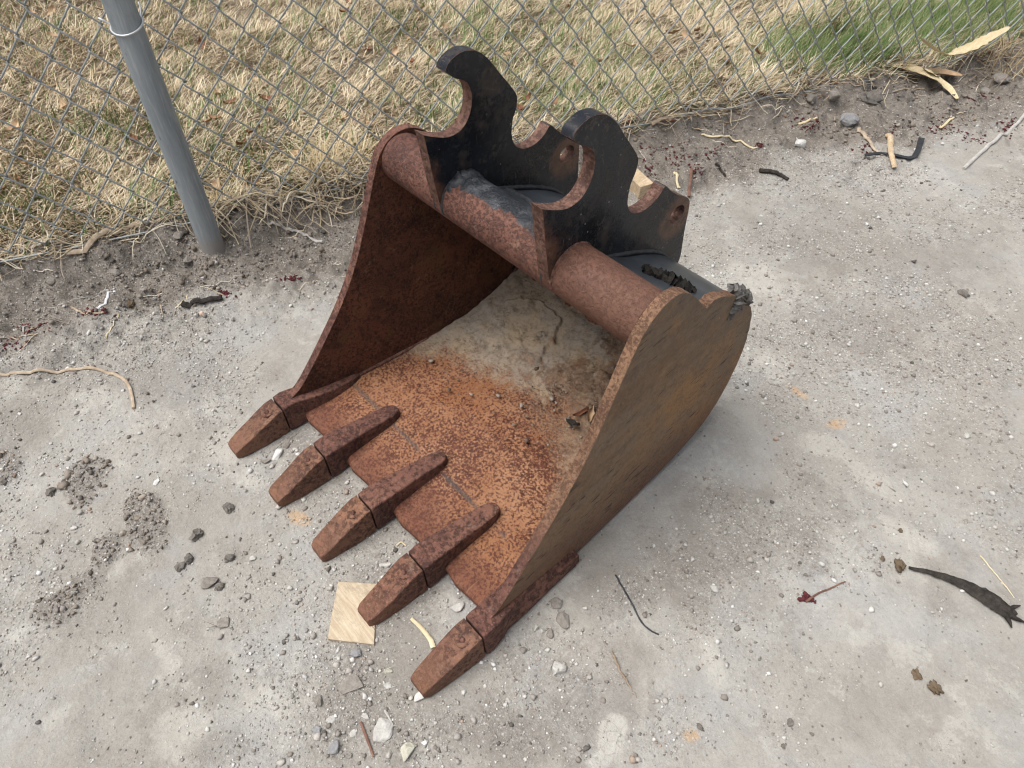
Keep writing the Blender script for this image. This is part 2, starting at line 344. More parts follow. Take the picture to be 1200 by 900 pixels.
def m_floor():
    m = Mat('speckled_rust'); col, spots = floor_color(m)
    n = m.bump(spots, 0.45, 0.0014); n = m.bump(m.noise(260, 4, 0.7), 0.6, 0.0012, n)
    return m.done(col, 0.86, 0, n, 0.28)
def m_outer_plate():
    m = Mat('weathered_plate'); x, y, z = m.xyz()
    dg = math.radians(48)                                      # streaks run with the digging direction
    st = m.vec((1, 1.2, 3.5), rot=(-dg, 0, 0)); st2 = m.vec((1, 1.0, 4.5), (3, 1, 2), (-dg, 0, 0))
    a = m.noise(5, 7, 0.7); fine = m.noise(240, 4, 0.7)
    col = m.mix(m.step(a, 0.40, 0.60), (0.165, 0.100, 0.058), (0.240, 0.146, 0.080))
    col = m.mix(m.math('MULTIPLY', m.step(m.noise(9, 7, 0.72, st), 0.42, 0.62), 0.55), col, (0.220, 0.170, 0.120))
    col = m.mix(m.math('MULTIPLY', m.step(m.noise(6, 6, 0.7, m.vec(loc=(5, 2, 1))), 0.52, 0.64), 0.70), col, (0.33, 0.172, 0.064))
    col = m.mix(m.math('MULTIPLY', m.step(m.noise(16, 7, 0.75, st2), 0.54, 0.64), 0.40), col, (0.095, 0.062, 0.045))
    col = m.mix(m.math('MULTIPLY', m.step(m.noise(60, 6, 0.75), 0.50, 0.62), 0.35), col, (0.095, 0.056, 0.036))
    col = m.mix(m.math('MULTIPLY', m.step(fine, 0.52, 0.66), 0.40), col, (0.090, 0.055, 0.038))
    col = m.mix(m.math('MULTIPLY', m.ramp(fine, [(0.34, 1.0), (0.46, 0.0)]), 0.35), col, (0.29, 0.200, 0.125))
    up = m.step(m.math('ADD', m.math('ADD', z, m.math('MULTIPLY', y, 0.5)), m.math('MULTIPLY', m.math('SUBTRACT', m.noise(11, 6, 0.7), 0.5), 0.25)), 0.24, 0.34)
    col = m.mix(m.math('MULTIPLY', up, 0.40), col, (0.105, 0.090, 0.076))
    blk = m.math('MULTIPLY', m.step(m.noise(24, 5, 0.65, m.vec((1, 1.1, 5), (1, 8, 4), (-dg - 0.25, 0, 0))), 0.57, 0.62), up)
    col = m.mix(m.math('MULTIPLY', blk, 0.75), col, (0.030, 0.024, 0.020))
    gou = m.math('MULTIPLY', m.step(m.noise(20, 3, 0.5, m.vec((1, 1.5, 7), (6, 3, 1), (-dg, 0, 0))), 0.62, 0.66), m.step(m.noise(6, 3, 0.5, m.vec(loc=(2, 2, 9))), 0.42, 0.55))
    col = m.mix(m.math('MULTIPLY', gou, 0.8), col, (0.022, 0.017, 0.015))
    low = m.ramp(m.math('ADD', z, m.math('MULTIPLY', m.math('SUBTRACT', m.noise(16, 6, 0.7), 0.5), 0.14)), [(0.045, 1.0), (0.15, 0.0)])
    col = m.mix(m.math('MULTIPLY', low, 0.65), col, m.mix(m.step(fine, 0.42, 0.6), (0.165, 0.078, 0.048), (0.085, 0.042, 0.030)))
    col = m.mix(m.math('MULTIPLY', m.math('MULTIPLY', m.step(m.noise(150, 3, 0.6), 0.70, 0.75), up), 0.9), col, (0.55, 0.52, 0.47))
    n = m.bump(m.noise(16, 4), 0.2, 0.004); n = m.bump(m.math('MULTIPLY', gou, -1.0), 0.5, 0.0015, n); n = m.bump(m.noise(60, 6, 0.75), 0.3, 0.0016, n); n = m.bump(fine, 0.4, 0.0008, n)
    return m.done(col, 0.74, 0, n, 0.35)
def m_inner_plate():
    m = Mat('dark_inner_rust'); x, y, z = m.xyz()
    col, b, c = rust_core(m, (0.042, 0.018, 0.013), (0.105, 0.040, 0.026), (0.165, 0.066, 0.035), 1.4)
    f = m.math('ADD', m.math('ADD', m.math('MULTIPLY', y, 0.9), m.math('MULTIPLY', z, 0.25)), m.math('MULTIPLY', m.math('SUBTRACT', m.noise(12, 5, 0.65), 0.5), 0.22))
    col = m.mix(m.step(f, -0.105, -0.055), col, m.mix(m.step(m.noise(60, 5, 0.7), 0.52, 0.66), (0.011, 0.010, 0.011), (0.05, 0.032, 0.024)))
    col = m.mix(m.math('MULTIPLY', m.step(m.noise(16, 5, 0.65, m.vec(loc=(1, 7, 3))), 0.57, 0.68), 0.55), col, (0.115, 0.070, 0.028))
    n = m.bump(b, 0.5, 0.0022); n = m.bump(c, 0.4, 0.001, n)
    return m.done(col, 0.82, 0, n, 0.3)
def m_tube():
    m = Mat('tube_rust'); x, y, z = m.xyz()
    col, b, c = rust_core(m, (0.062, 0.027, 0.021), (0.100, 0.041, 0.029), (0.155, 0.068, 0.047), 1.5)
    # black paint left on the upper back between the hook plates
    side = m.math('SUBTRACT', 0.115, m.math('ABSOLUTE', m.math('SUBTRACT', x, 0.0)))
    f = m.math('ADD', m.math('ADD', m.math('MULTIPLY', m.math('ADD', y, 0.258), 1.4), m.math('MULTIPLY', m.math('SUBTRACT', z, 0.445), 1.0)), m.math('MULTIPLY', m.math('SUBTRACT', m.noise(22, 8, 0.78), 0.5), 0.11))
    pm = m.math('MULTIPLY', m.step(f, -0.034, 0.004), m.step(side, -0.004, 0.006))
    col = m.mix(pm, col, m.mix(m.step(m.noise(45, 6, 0.75), 0.48, 0.66), (0.018, 0.021, 0.026), (0.085, 0.090, 0.098)))
    right = m.step(m.math('ADD', x, m.math('MULTIPLY', m.math('SUBTRACT', m.noise(14, 5, 0.7), 0.5), 0.12)), 0.04, 0.20)
    col = m.mix(m.math('MULTIPLY', right, 0.85), col, m.mix(m.step(m.noise(190, 5, 0.75), 0.40, 0.62), m.mix(m.step(m.noise(11, 6, 0.7), 0.4, 0.62), (0.172, 0.088, 0.057), (0.132, 0.061, 0.039)), (0.098, 0.047, 0.032)))
    n = m.bump(b, 0.5, 0.0022); n = m.bump(c, 0.4, 0.0010, n)
    return m.done(col, m.mix(pm, 0.66, 0.34), 0, n, 0.35)
def m_black():
    m = Mat('scuffed_black_paint'); x, y, z = m.xyz()
    a = m.noise(11, 5, 0.65); b = m.noise(70, 5, 0.7)
    col = m.mix(m.step(a, 0.4, 0.68), (0.009, 0.010, 0.013), (0.018, 0.022, 0.029))
    scr = m.noise(34, 3, 0.5, m.vec((1, 9, 0.7), rot=(math.radians(35), 0, 0)))
    col = m.mix(m.math('MULTIPLY', m.step(scr, 0.70, 0.73), 0.40), col, (0.17, 0.17, 0.17))
    scr2 = m.noise(40, 3, 0.5, m.vec((1, 0.7, 10), rot=(math.radians(20), 0, 0), loc=(2, 2, 2)))
    col = m.mix(m.math('MULTIPLY', m.step(scr2, 0.71, 0.74), 0.35), col, (0.15, 0.15, 0.15))
    dust = m.noise(15, 8, 0.78, m.vec(loc=(0, 4, 4)))
    col = m.mix(m.math('MULTIPLY', m.step(dust, 0.53, 0.66), 0.42), col, (0.13, 0.092, 0.068))
    col = m.mix(m.math('MULTIPLY', m.math('MULTIPLY', m.step(m.noise(120, 4, 0.7), 0.52, 0.62), m.step(m.noise(9, 4, 0.6, m.vec(loc=(2, 5, 8))), 0.47, 0.60)), 0.45), col, (0.11, 0.085, 0.07))
    sv = m.t.nodes.new('ShaderNodeTexVoronoi'); sv.inputs['Scale'].default_value = 75; m.t.links.new(m.obj, sv.inputs['Vector'])
    col = m.mix(m.math('MULTIPLY', m.math('MULTIPLY', m.ramp(sv.outputs['Distance'], [(0.06, 1.0), (0.11, 0.0)]), m.math('GREATER_THAN', m.xyz(sv.outputs['Color'])[0], 0.72)), 0.7), col, (0.38, 0.36, 0.33))
    # rust round the pin holes and low down by the tube
    hy, hz = m.math('SUBTRACT', y, -0.034), m.math('SUBTRACT', z, 0.402)
    hd = m.math('SQRT', m.math('ADD', m.math('MULTIPLY', hy, hy), m.math('MULTIPLY', hz, hz)))
    ring = m.ramp(m.math('ADD', hd, m.math('MULTIPLY', m.math('SUBTRACT', b, 0.5), 0.02)), [(0.030, 1.0), (0.040, 0.0)])
    col = m.mix(m.math('MULTIPLY', ring, 0.85), col, m.mix(m.step(b, 0.4, 0.65), (0.17, 0.088, 0.052), (0.09, 0.045, 0.03)))
    fr = m.math('ADD', m.math('ADD', m.math('MULTIPLY', m.math('ADD', y, 0.275), -1.0), m.math('MULTIPLY', m.math('SUBTRACT', z, 0.47), -0.35)), m.math('MULTIPLY', m.math('SUBTRACT', m.noise(24, 6, 0.7), 0.5), 0.09))
    col = m.mix(m.math('MULTIPLY', m.step(fr, -0.002, 0.022), 0.75), col, m.mix(m.step(b, 0.4, 0.6), (0.20, 0.105, 0.065), (0.10, 0.055, 0.04)))
    n = m.bump(m.noise(18, 4), 0.15, 0.004); n = m.bump(b, 0.16, 0.001, n); n = m.bump(scr, 0.10, 0.0006, n)
    return m.done(col, m.mix(m.step(dust, 0.48, 0.66), 0.22, 0.50), 0, n, 0.26)
def m_wood(name, a, b, rings=45, dirs=(1, 1, 1)):
    m = Mat(name); g = m.noise(rings, 5, 0.6, m.vec(dirs), 0.6); f = m.noise(200, 3, 0.6, m.vec(dirs))
    col = m.mix(m.step(g, 0.35, 0.65), a, b)
    col = m.mix(m.math('MULTIPLY', m.step(f, 0.5, 0.75), 0.45), col, tuple(0.55 * k for k in a))
    col = m.mix(m.math('MULTIPLY', m.step(m.noise(32, 7, 0.75, m.vec(loc=(4, 4, 4))), 0.50, 0.64), 0.55), col, (0.24, 0.19, 0.145))
    col = m.mix(m.math('MULTIPLY', m.step(m.noise(20, 4, 0.6, m.vec((0.6, 9, 1), (2, 0, 0))), 0.66, 0.69), 0.6), col, (0.13, 0.095, 0.065))
    return m.done(col, 0.85, 0, m.bump(g, 0.4, 0.001), 0.25)
def m_galv():
    m = Mat('galvanised_steel'); a = m.noise(14, 5, 0.65, m.vec((3, 3, 0.35))); b = m.noise(80, 4, 0.6, m.vec((3, 3, 0.25)))
    col = m.mix(m.step(a, 0.35, 0.68), (0.225, 0.258, 0.278), (0.345, 0.375, 0.39))
    col = m.mix(m.math('MULTIPLY', m.step(b, 0.52, 0.68), 0.65), col, (0.40, 0.42, 0.43))
    col = m.mix(m.math('MULTIPLY', m.step(m.noise(9, 7, 0.75, m.vec((2, 2, 0.8), (1, 5, 2))), 0.54, 0.64), 0.45), col, (0.165, 0.190, 0.205))
    col = m.mix(m.math('MULTIPLY', m.step(m.noise(55, 3, 0.6, m.vec((2, 2, 0.5), (3, 3, 3))), 0.70, 0.74), 0.8), col, (0.06, 0.07, 0.08))
    x, y, z = m.xyz()
    low = m.ramp(m.math('ADD', z, m.math('MULTIPLY', m.math('SUBTRACT', m.noise(40, 4), 0.5), 0.02)), [(0.045, 1.0), (0.075, 0.0)])
    col = m.mix(m.math('MULTIPLY', low, 0.8), col, (0.33, 0.31, 0.285))
    return m.done(col, 0.6, 0.12, m.bump(b, 0.08, 0.0006), 0.5)

GROUND = m_ground(); PEBBLE = m_tint('pebble_stone'); BLADE = m_tint('grass_blade', 0.8, 90, 0.1, 0.25, 0.12)
SHELL = m_plain('sky_tinted_black_shell', (0.030, 0.036, 0.044), (0.062, 0.070, 0.080), 26, 0.36, bump=0.15, spec=0.5)  # black plate; its blue-grey sky reflection is put into the base colour
RUST = m_rust('red_rust'); TOOTH = m_tooth(); FLOOR = m_floor(); OUTER = m_outer_plate(); INNER = m_inner_plate(); TUBE = m_tube(); BLACK = m_black()
EDGE_RUST = m_rust('pink_edge_rust', (0.080, 0.038, 0.028), (0.150, 0.076, 0.055), (0.215, 0.120, 0.090), 0.7)
def m_rim():
    m = Mat('rim_rust'); x, y, z = m.xyz(); c1, b, c = rust_core(m, (0.120, 0.062, 0.040), (0.190, 0.105, 0.064), (0.260, 0.150, 0.090), 1.9); c2, b2, c3 = rust_core(m, (0.062, 0.030, 0.025), (0.130, 0.058, 0.044), (0.185, 0.088, 0.062))
    k = m.step(m.math('ADD', z, m.math('MULTIPLY', m.math('SUBTRACT', m.noise(12, 5), 0.5), 0.15)), 0.10, 0.22)
    n = m.bump(b, 0.5, 0.002); n = m.bump(c, 0.4, 0.001, n)
    return m.done(m.mix(k, c2, c1), 0.84, 0, n, 0.3)
RIM_RUST = m_rim()
OLD_RIM = m_rust('orange_rim_rust', (0.095, 0.045, 0.028), (0.190, 0.098, 0.055), (0.28, 0.155, 0.085), 0.82)
WELD = m_plain('painted_weld', (0.018, 0.020, 0.025), (0.050, 0.053, 0.058), 120, 0.5, bump=0.5)
RUSTY_WELD = m_rust('rusty_weld', (0.08, 0.036, 0.028), (0.16, 0.075, 0.055), (0.22, 0.115, 0.085))
MUD = None
GALV = m_galv()
WIRE = m_plain('fence_wire', (0.23, 0.255, 0.265), (0.40, 0.425, 0.43), 50, 0.42, bump=0.1, spec=0.5, metal=0.3)
ALU = m_plain('tie_wire_metal', (0.55, 0.57, 0.58), (0.72, 0.73, 0.74), 80, 0.4, bump=0.1, spec=0.5, metal=0.5)
PALE_WOOD = m_wood('pale_board', (0.43, 0.34, 0.235), (0.58, 0.49, 0.365), 24, (1.0, 7, 7))
TIMBER = m_wood('timber', (0.46, 0.335, 0.20), (0.62, 0.50, 0.35), 30, (6, 1, 6))
STICK = m_plain('dry_stick', (0.33, 0.25, 0.175), (0.52, 0.43, 0.33), 90, bump=0.4)
STRAW = m_plain('straw', (0.55, 0.45, 0.27), (0.70, 0.62, 0.44), 60, bump=0.2)
GREY_STICK = m_plain('weathered_stick', (0.36, 0.34, 0.31), (0.52, 0.50, 0.47), 80, bump=0.4)
WHITE_STRAW = m_plain('white_plastic', (0.72, 0.73, 0.75), (0.82, 0.83, 0.85), 60, 0.5, bump=0.1)
BARK = m_plain('dark_bark', (0.014, 0.012, 0.010), (0.060, 0.050, 0.042), 110, bump=0.9, stretch=(1, 1, 1), dist=0.004)
REDTWIG = m_plain('red_brown_twig', (0.12, 0.060, 0.045), (0.25, 0.14, 0.10), 90, bump=0.4)
ORANGE_WOOD = m_plain('rotten_orange_wood', (0.26, 0.185, 0.125), (0.42, 0.345, 0.27), 70, bump=0.5)
HUSK = m_plain('corn_husk', (0.60, 0.47, 0.26), (0.74, 0.64, 0.43), 40, 0.7, (6, 1, 6), 0.5)
CARD = m_plain('brown_husk', (0.21, 0.165, 0.095), (0.27, 0.22, 0.135), 40, 0.8)
STRAP = m_plain('black_rubber', (0.020, 0.021, 0.024), (0.045, 0.047, 0.052), 60, 0.5)
LEAF_A = m_plain('brown_leaf', (0.20, 0.105, 0.055), (0.33, 0.195, 0.11), 70, 0.75)
LEAF_B = m_plain('tan_leaf', (0.40, 0.26, 0.15), (0.55, 0.40, 0.26), 70, 0.75)
LEAF_C = m_plain('rust_leaf', (0.17, 0.07, 0.04), (0.26, 0.12, 0.065), 70, 0.75)
FLOWER = m_plain('maple_blossom', (0.055, 0.012, 0.016), (0.14, 0.030, 0.034), 200, 0.8)
def m_clod(name, a, b): return m_plain(name, a, b, 160, 0.95, bump=0.8, spec=0.15, dist=0.003)
CLOD = m_clod('grey_clod', (0.20, 0.178, 0.155), (0.31, 0.285, 0.255)); DKCLOD = m_clod('dark_clod', (0.125, 0.113, 0.100), (0.225, 0.205, 0.183))
PALE = m_clod('pale_stone', (0.41, 0.395, 0.365), (0.55, 0.535, 0.50)); WHITEST = m_clod('white_stone', (0.54, 0.53, 0.505), (0.68, 0.67, 0.645))
CREAM = m_clod('cream_stone', (0.43, 0.41, 0.335), (0.54, 0.52, 0.435)); GREYST = m_clod('grey_stone', (0.22, 0.22, 0.225), (0.34, 0.335, 0.33))
BROWNST = m_clod('brown_clod', (0.10, 0.072, 0.045), (0.19, 0.145, 0.10)); PEACH = m_clod('peach_pebble', (0.55, 0.40, 0.32), (0.66, 0.52, 0.44))
PEAT = m_plain('peaty_mud', (0.006, 0.0055, 0.005), (0.030, 0.026, 0.022), 110, 0.95, bump=1.0, dist=0.004)
GREYMUD = m_plain('grey_mud', (0.075, 0.070, 0.064), (0.20, 0.19, 0.178), 140, 0.95, bump=1.0, dist=0.004)

# ================================================================== GROUND
def axis(fine0, fine1, step, far):
    a = list(np.arange(fine0, fine1, step)); g = step
    lo = []; x = fine0
    while x > -far: g *= 1.35; x -= g; lo.append(x)
    hi = []; x = a[-1]; g = step
    while x < far: g *= 1.35; x += g; hi.append(x)
    return np.array(lo[::-1] + a + hi)
S = axis(-1.55, 2.45, 0.0062, 60.0); Nn = axis(-0.96, 0.86, 0.0062, 60.0)
SS, NN = np.meshgrid(S, Nn, indexing='ij')
GX = SS * FD[0] + NN * FN[0]; GY = SS * FD[1] + NN * FN[1]
x1, y1 = GX.ravel(), GY.ravel()
gz = height_fine(x1, y1)
nn1 = NN.ravel(); ss1 = SS.ravel()
A_soil = sstep(0.36 - 0.14 * sstep(0.6, 1.6, ss1), 0.54 - 0.10 * sstep(0.6, 1.6, ss1), nn1 + 0.12 * fbm(ss1 * 5, nn1 * 5, 3, 31)) * 0.9
A_lawn = sstep(0.68, 0.74, nn1 + 0.03 * fbm(ss1 * 9, nn1 * 9, 3, 33))
A_soil = np.maximum(A_soil, ellmask([ell(1120, 60, 120, 30, 0), ell(330, 260, 90, 20), ell(30, 350, 60, 30)], x1, y1, 0.8) * 0.8)
ni, nj = SS.shape
idx = np.arange(ni * nj).reshape(ni, nj)
F = np.stack([idx[:-1, :-1], idx[1:, :-1], idx[1:, 1:], idx[:-1, 1:]], -1).reshape(-1, 4)[:, ::-1]
gm = big_mesh('ground', np.c_[x1, y1, gz], F, GROUND, True,
              {'dark': ellmask(PATCH, x1, y1, 0.5), 'stain': ellmask(STAIN, x1, y1, 1.0, 0.8, 27), 'crumb': ellmask(CRUMB, x1, y1, 0.8), 'white': ellmask(WHITE, x1, y1, 0.8),
               'orange': ellmask(ORANGE, x1, y1, 0.7), 'soil': A_soil, 'lawn': A_lawn, 'gritty': gritty(x1, y1),
               'crust': ellmask([ell(718, 865, 16, 30, 10), ell(700, 893, 20, 12)], x1, y1, 0.4)})
# make sure the faces look upward
gobj = link('ground', gm); tag(gobj, 'dusty grey packed dirt ground with darker crumbly patches', kind='structure')

# loose grit: real small stones, too many to count
ICO_V = None
def ico():
    t = (1 + 5 ** 0.5) / 2
    v = np.array([(-1, t, 0), (1, t, 0), (-1, -t, 0), (1, -t, 0), (0, -1, t), (0, 1, t), (0, -1, -t), (0, 1, -t), (t, 0, -1), (t, 0, 1), (-t, 0, -1), (-t, 0, 1)], float)
    f = np.array([(0, 11, 5), (0, 5, 1), (0, 1, 7), (0, 7, 10), (0, 10, 11), (1, 5, 9), (5, 11, 4), (11, 10, 2), (10, 7, 6), (7, 1, 8), (3, 9, 4), (3, 4, 2), (3, 2, 6), (3, 6, 8), (3, 8, 9), (4, 9, 5), (2, 4, 11), (6, 2, 10), (8, 6, 7), (9, 8, 1)])
    return v / np.linalg.norm(v[0]), f
OCT = (np.array([(1, 0, 0), (-1, 0, 0), (0, 1, 0), (0, -1, 0), (0, 0, 1), (0, 0, -1)], float), np.array([(0, 2, 4), (2, 1, 4), (1, 3, 4), (3, 0, 4), (2, 0, 5), (1, 2, 5), (3, 1, 5), (0, 3, 5)]))
def scatter_grit(count, rmin, rmax, power, weight, seed, shape, probs, srange=(-1.5, 2.4), nrange=(-0.93, 0.74), jit=0.22):
    r_ = np.random.default_rng(seed); IV, IF = shape; nv = len(IV)
    s = r_.uniform(*srange, count * 7); n = r_.uniform(*nrange, count * 7)
    X = s * FD[0] + n * FN[0]; Y = s * FD[1] + n * FN[1]
    keep = r_.random(len(X)) < weight(X, Y, s, n)
    keep &= ~((np.abs(X) < 0.24) & (Y > -0.40) & (Y < 0.0))
    X, Y = X[keep][:count], Y[keep][:count]; c = len(X)
    R = rmin * (1 - r_.random(c) * (1 - (rmin / rmax) ** power)) ** (-1 / power)
    Z = height_fine(X, Y) + R * 0.25
    D = r_.normal(size=(c, nv, 3)) * jit + IV[None]
    D *= R[:, None, None] * np.stack([np.ones(c), r_.uniform(0.65, 1.1, c), r_.uniform(0.5, 0.9, c)], 1)[:, None, :]
    a = r_.uniform(0, 6.28, c); ca, sa = np.cos(a)[:, None], np.sin(a)[:, None]
    V = np.stack([D[..., 0] * ca - D[..., 1] * sa + X[:, None], D[..., 0] * sa + D[..., 1] * ca + Y[:, None], D[..., 2] + Z[:, None]], -1)
    pal = np.array([(0.56, 0.54, 0.51), (0.43, 0.40, 0.365), (0.32, 0.29, 0.262), (0.24, 0.215, 0.19), (0.68, 0.67, 0.65), (0.40, 0.31, 0.25), (0.12, 0.11, 0.10)])
    dk = ellmask(DARK[:4], X, Y, 0.4); soil = sstep(0.42, 0.56, X * FN[0] + Y * FN[1])
    ci = r_.choice(7, c, p=probs); ci = np.where((np.maximum(dk, soil) > 0.4) & (r_.random(c) < 0.75), r_.choice([2, 3, 3, 3, 6], c), ci)
    C = pal[ci] * r_.uniform(0.8, 1.15, (c, 1))
    return V.reshape(-1, 3), (IF[None] + nv * np.arange(c)[:, None, None]).reshape(-1, 3), np.repeat(C, nv, 0)
def w_grit(X, Y, s, n): return 0.025 + 0.85 * gritty(X, Y)
def w_soil(X, Y, s, n):
    dk = ellmask(DARK[:5], X, Y, 0.4)
    return np.clip(0.9 * dk + 0.75 * sstep(0.44 - 0.15 * sstep(0.6, 1.6, s), 0.60 - 0.1 * sstep(0.6, 1.6, s), n) * (1 - sstep(0.70, 0.74, n)) * sstep(0.35, 0.7, 0.5 + fbm(X * 7, Y * 7, 3, 43)), 0, 1)
PB = [0.22, 0.25, 0.21, 0.15, 0.10, 0.04, 0.03]
V, Fc, C = scatter_grit(66000, 0.0008, 0.0026, 1.5, w_grit, 5, OCT, PB)
tag(link('grit', big_mesh('grit', V, Fc, PEBBLE, False, {'tint': C})), 'fine pale grit strewn over the dirt', 'grit', kind='stuff')
V, Fc, C = scatter_grit(22000, 0.0013, 0.0055, 2.0, w_grit, 6, ico(), PB)
tag(link('gravel', big_mesh('gravel', V, Fc, PEBBLE, False, {'tint': C})), 'small loose stones scattered over the dirt', 'gravel', kind='stuff')
V, Fc, C = scatter_grit(12500, 0.0013, 0.0085, 1.6, w_soil, 7, ico(), [0.02, 0.1, 0.3, 0.4, 0.0, 0.08, 0.1], jit=0.3)
tag(link('soil_crumbs', big_mesh('soil_crumbs', V, Fc, PEBBLE, False, {'tint': C * np.array([1.02, 0.96, 0.88])})), 'dark brown soil crumbs along the bank and in crumbly patches', 'soil crumbs', kind='stuff')

# ================================================================== EXCAVATOR BUCKET
ORG = Vector((0, -0.25, 0))
BUCKET = empty('excavator_bucket', ORG)
tag(BUCKET, 'rusty five-tooth excavator bucket with two black hook plates on the dirt', 'excavator bucket')
def part(name, me, parent=None):
    if parent is None: return link(name, me, BUCKET, -ORG)
    return link(name, me, parent)
def outer_x(y, z): return 0.2715 - 0.055 * (y + 0.25) + 0.021 * (z - 0.42)
PT = 0.016                                                    # side plate thickness
def prism(name, loops, xa, xb, mats, midx=None, smooth=40):
    """closed (y,z) loops, first the outline then holes; xa/xb give x of the two faces"""
    bm = bmesh.new(); allv = []; edges = []
    for L in loops:
        vs_ = [bm.verts.new((0, y, z)) for y, z in L]; allv.append(vs_)
        edges += [bm.edges.new((vs_[i], vs_[(i + 1) % len(vs_)])) for i in range(len(vs_))]
    res = bmesh.ops.triangle_fill(bm, use_beauty=True, use_dissolve=False, edges=edges)
    base = [f for f in bm.faces]
    key = {v: i for i, v in enumerate(v for L in allv for v in L)}
    P = [(v.co.y, v.co.z) for L in allv for v in L]; n = len(P)
    V = [(xa(y, z), y, z) for y, z in P] + [(xb(y, z), y, z) for y, z in P]; Fs = []; mi = []
    for f in base:
        ids = [key[v] for v in f.verts]
        a = [P[i] for i in ids]
        area = sum(a[i][0] * a[(i + 1) % 3][1] - a[(i + 1) % 3][0] * a[i][1] for i in range(3))
        if area < 0: ids = ids[::-1]
        Fs.append([i + n for i in ids]); mi.append(0); Fs.append(ids[::-1]); mi.append(1)
    off = 0
    for li, L in enumerate(loops):
        k = len(L); ar = sum(L[i][0] * L[(i + 1) % k][1] - L[(i + 1) % k][0] * L[i][1] for i in range(k))
        for i in range(k):
            a, b = off + i, off + (i + 1) % k
            q = [a, b, b + n, a + n]
            if (ar < 0) != (li > 0): q = q[::-1]
            Fs.append(q); mi.append(2 if midx is None else midx(li, i, L))
        off += k
    bm.free()
    return make_mesh(name, V, Fs, mats, smooth, mi)

front = catmull([(-0.553, 0.050), (-0.536, 0.058), (-0.515, 0.071), (-0.488, 0.099), (-0.445, 0.150), (-0.402, 0.205), (-0.362, 0.270), (-0.328, 0.345), (-0.304, 0.403), (-0.287, 0.438),
                 (-0.266, 0.457), (-0.244, 0.464), (-0.222, 0.461), (-0.202, 0.449), (-0.182, 0.430), (-0.160, 0.405), (-0.143, 0.387)], n=3)
back = catmull([(-0.140, 0.391), (-0.122, 0.391), (-0.089, 0.375), (-0.036, 0.340), (-0.004, 0.305), (0.012, 0.282), (0.024, 0.251), (0.032, 0.208), (0.032, 0.169),
                (0.025, 0.135), (0.001, 0.074), (-0.055, 0.032), (-0.142, 0.016), (-0.240, 0.010), (-0.330, 0.006), (-0.420, 0.006)], n=3)
RB = np.random.default_rng(21)
def jag(P, a):
    return [(y + RB.uniform(-a, a), z + RB.uniform(-a, a)) for y, z in P]
PLATE = [tuple(q) for q in front] + jag(back, 0.0012) + [(-0.535, 0.006), (-0.551, 0.012)]
for sgn in (1, -1):
    o_ = lambda y, z, s=sgn: s * outer_x(y, z); i_ = lambda y, z, s=sgn: s * (outer_x(y, z) - PT)
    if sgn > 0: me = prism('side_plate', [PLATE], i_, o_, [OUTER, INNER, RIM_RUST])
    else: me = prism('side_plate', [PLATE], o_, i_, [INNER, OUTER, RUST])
    o = part('side_plate', me); bevel(o, 0.003, 2)
    o['label'] = 'brown weathered side plate with flat outer face' if sgn > 0 else 'dark red rusty side plate seen from inside'

# floor wrapper, a curved plate from the seam round the back and up to the tube
inner = catmull([(-0.425, 0.031), (-0.36, 0.031), (-0.28, 0.031), (-0.20, 0.034), (-0.13, 0.044), (-0.07, 0.064), (-0.022, 0.098), (0.006, 0.145), (0.016, 0.200), (0.006, 0.255),
                 (-0.020, 0.298), (-0.060, 0.333), (-0.105, 0.358), (-0.150, 0.376), (-0.196, 0.402), (-0.222, 0.416)], n=5)
tg = np.gradient(inner, axis=0); tg /= np.linalg.norm(tg, axis=1)[:, None]
nrm = np.c_[tg[:, 1], -tg[:, 0]]
outerp = inner + nrm * 0.014
V = []; Fs = []; K = 25; M = len(inner)
for lay, Pp in enumerate((inner, outerp)):
    for (y, z) in Pp:
        hw = outer_x(y, z) - PT - 0.0006
        for k in range(K): V.append((-hw + 2 * hw * k / (K - 1), y, z))
for i in range(M - 1):
    for k in range(K - 1):
        a = i * K + k; q = (a, a + 1, a + K + 1, a + K); Fs.append(q); Fs.append(tuple(j + M * K for j in q[::-1]))
for k in range(K - 1):
    for i, fl in ((0, 0), (M - 1, 1)):
        a = i * K + k; q = (a, a + 1, a + 1 + M * K, a + M * K); Fs.append(q if fl else q[::-1])
for i in range(M - 1):
    for k, fl in ((0, 0), (K - 1, 1)):
        a = i * K + k; q = (a, a + K, a + K + M * K, a + M * K); Fs.append(q if not fl else q[::-1])
mi = []
me = make_mesh('floor_plate', V, Fs, [FLOOR, SHELL], 50)
for pl in me.polygons:
    if min(pl.vertices) >= M * K: pl.material_index = 1
    if pl.center.z > 0.38: pl.material_index = 1
o = part('floor_plate', me); o['label'] = 'curved floor plate, orange rust speckled dark red'
def zfloor(y): return np.interp(y, inner[:, 0][:40], inner[:, 1][:40])

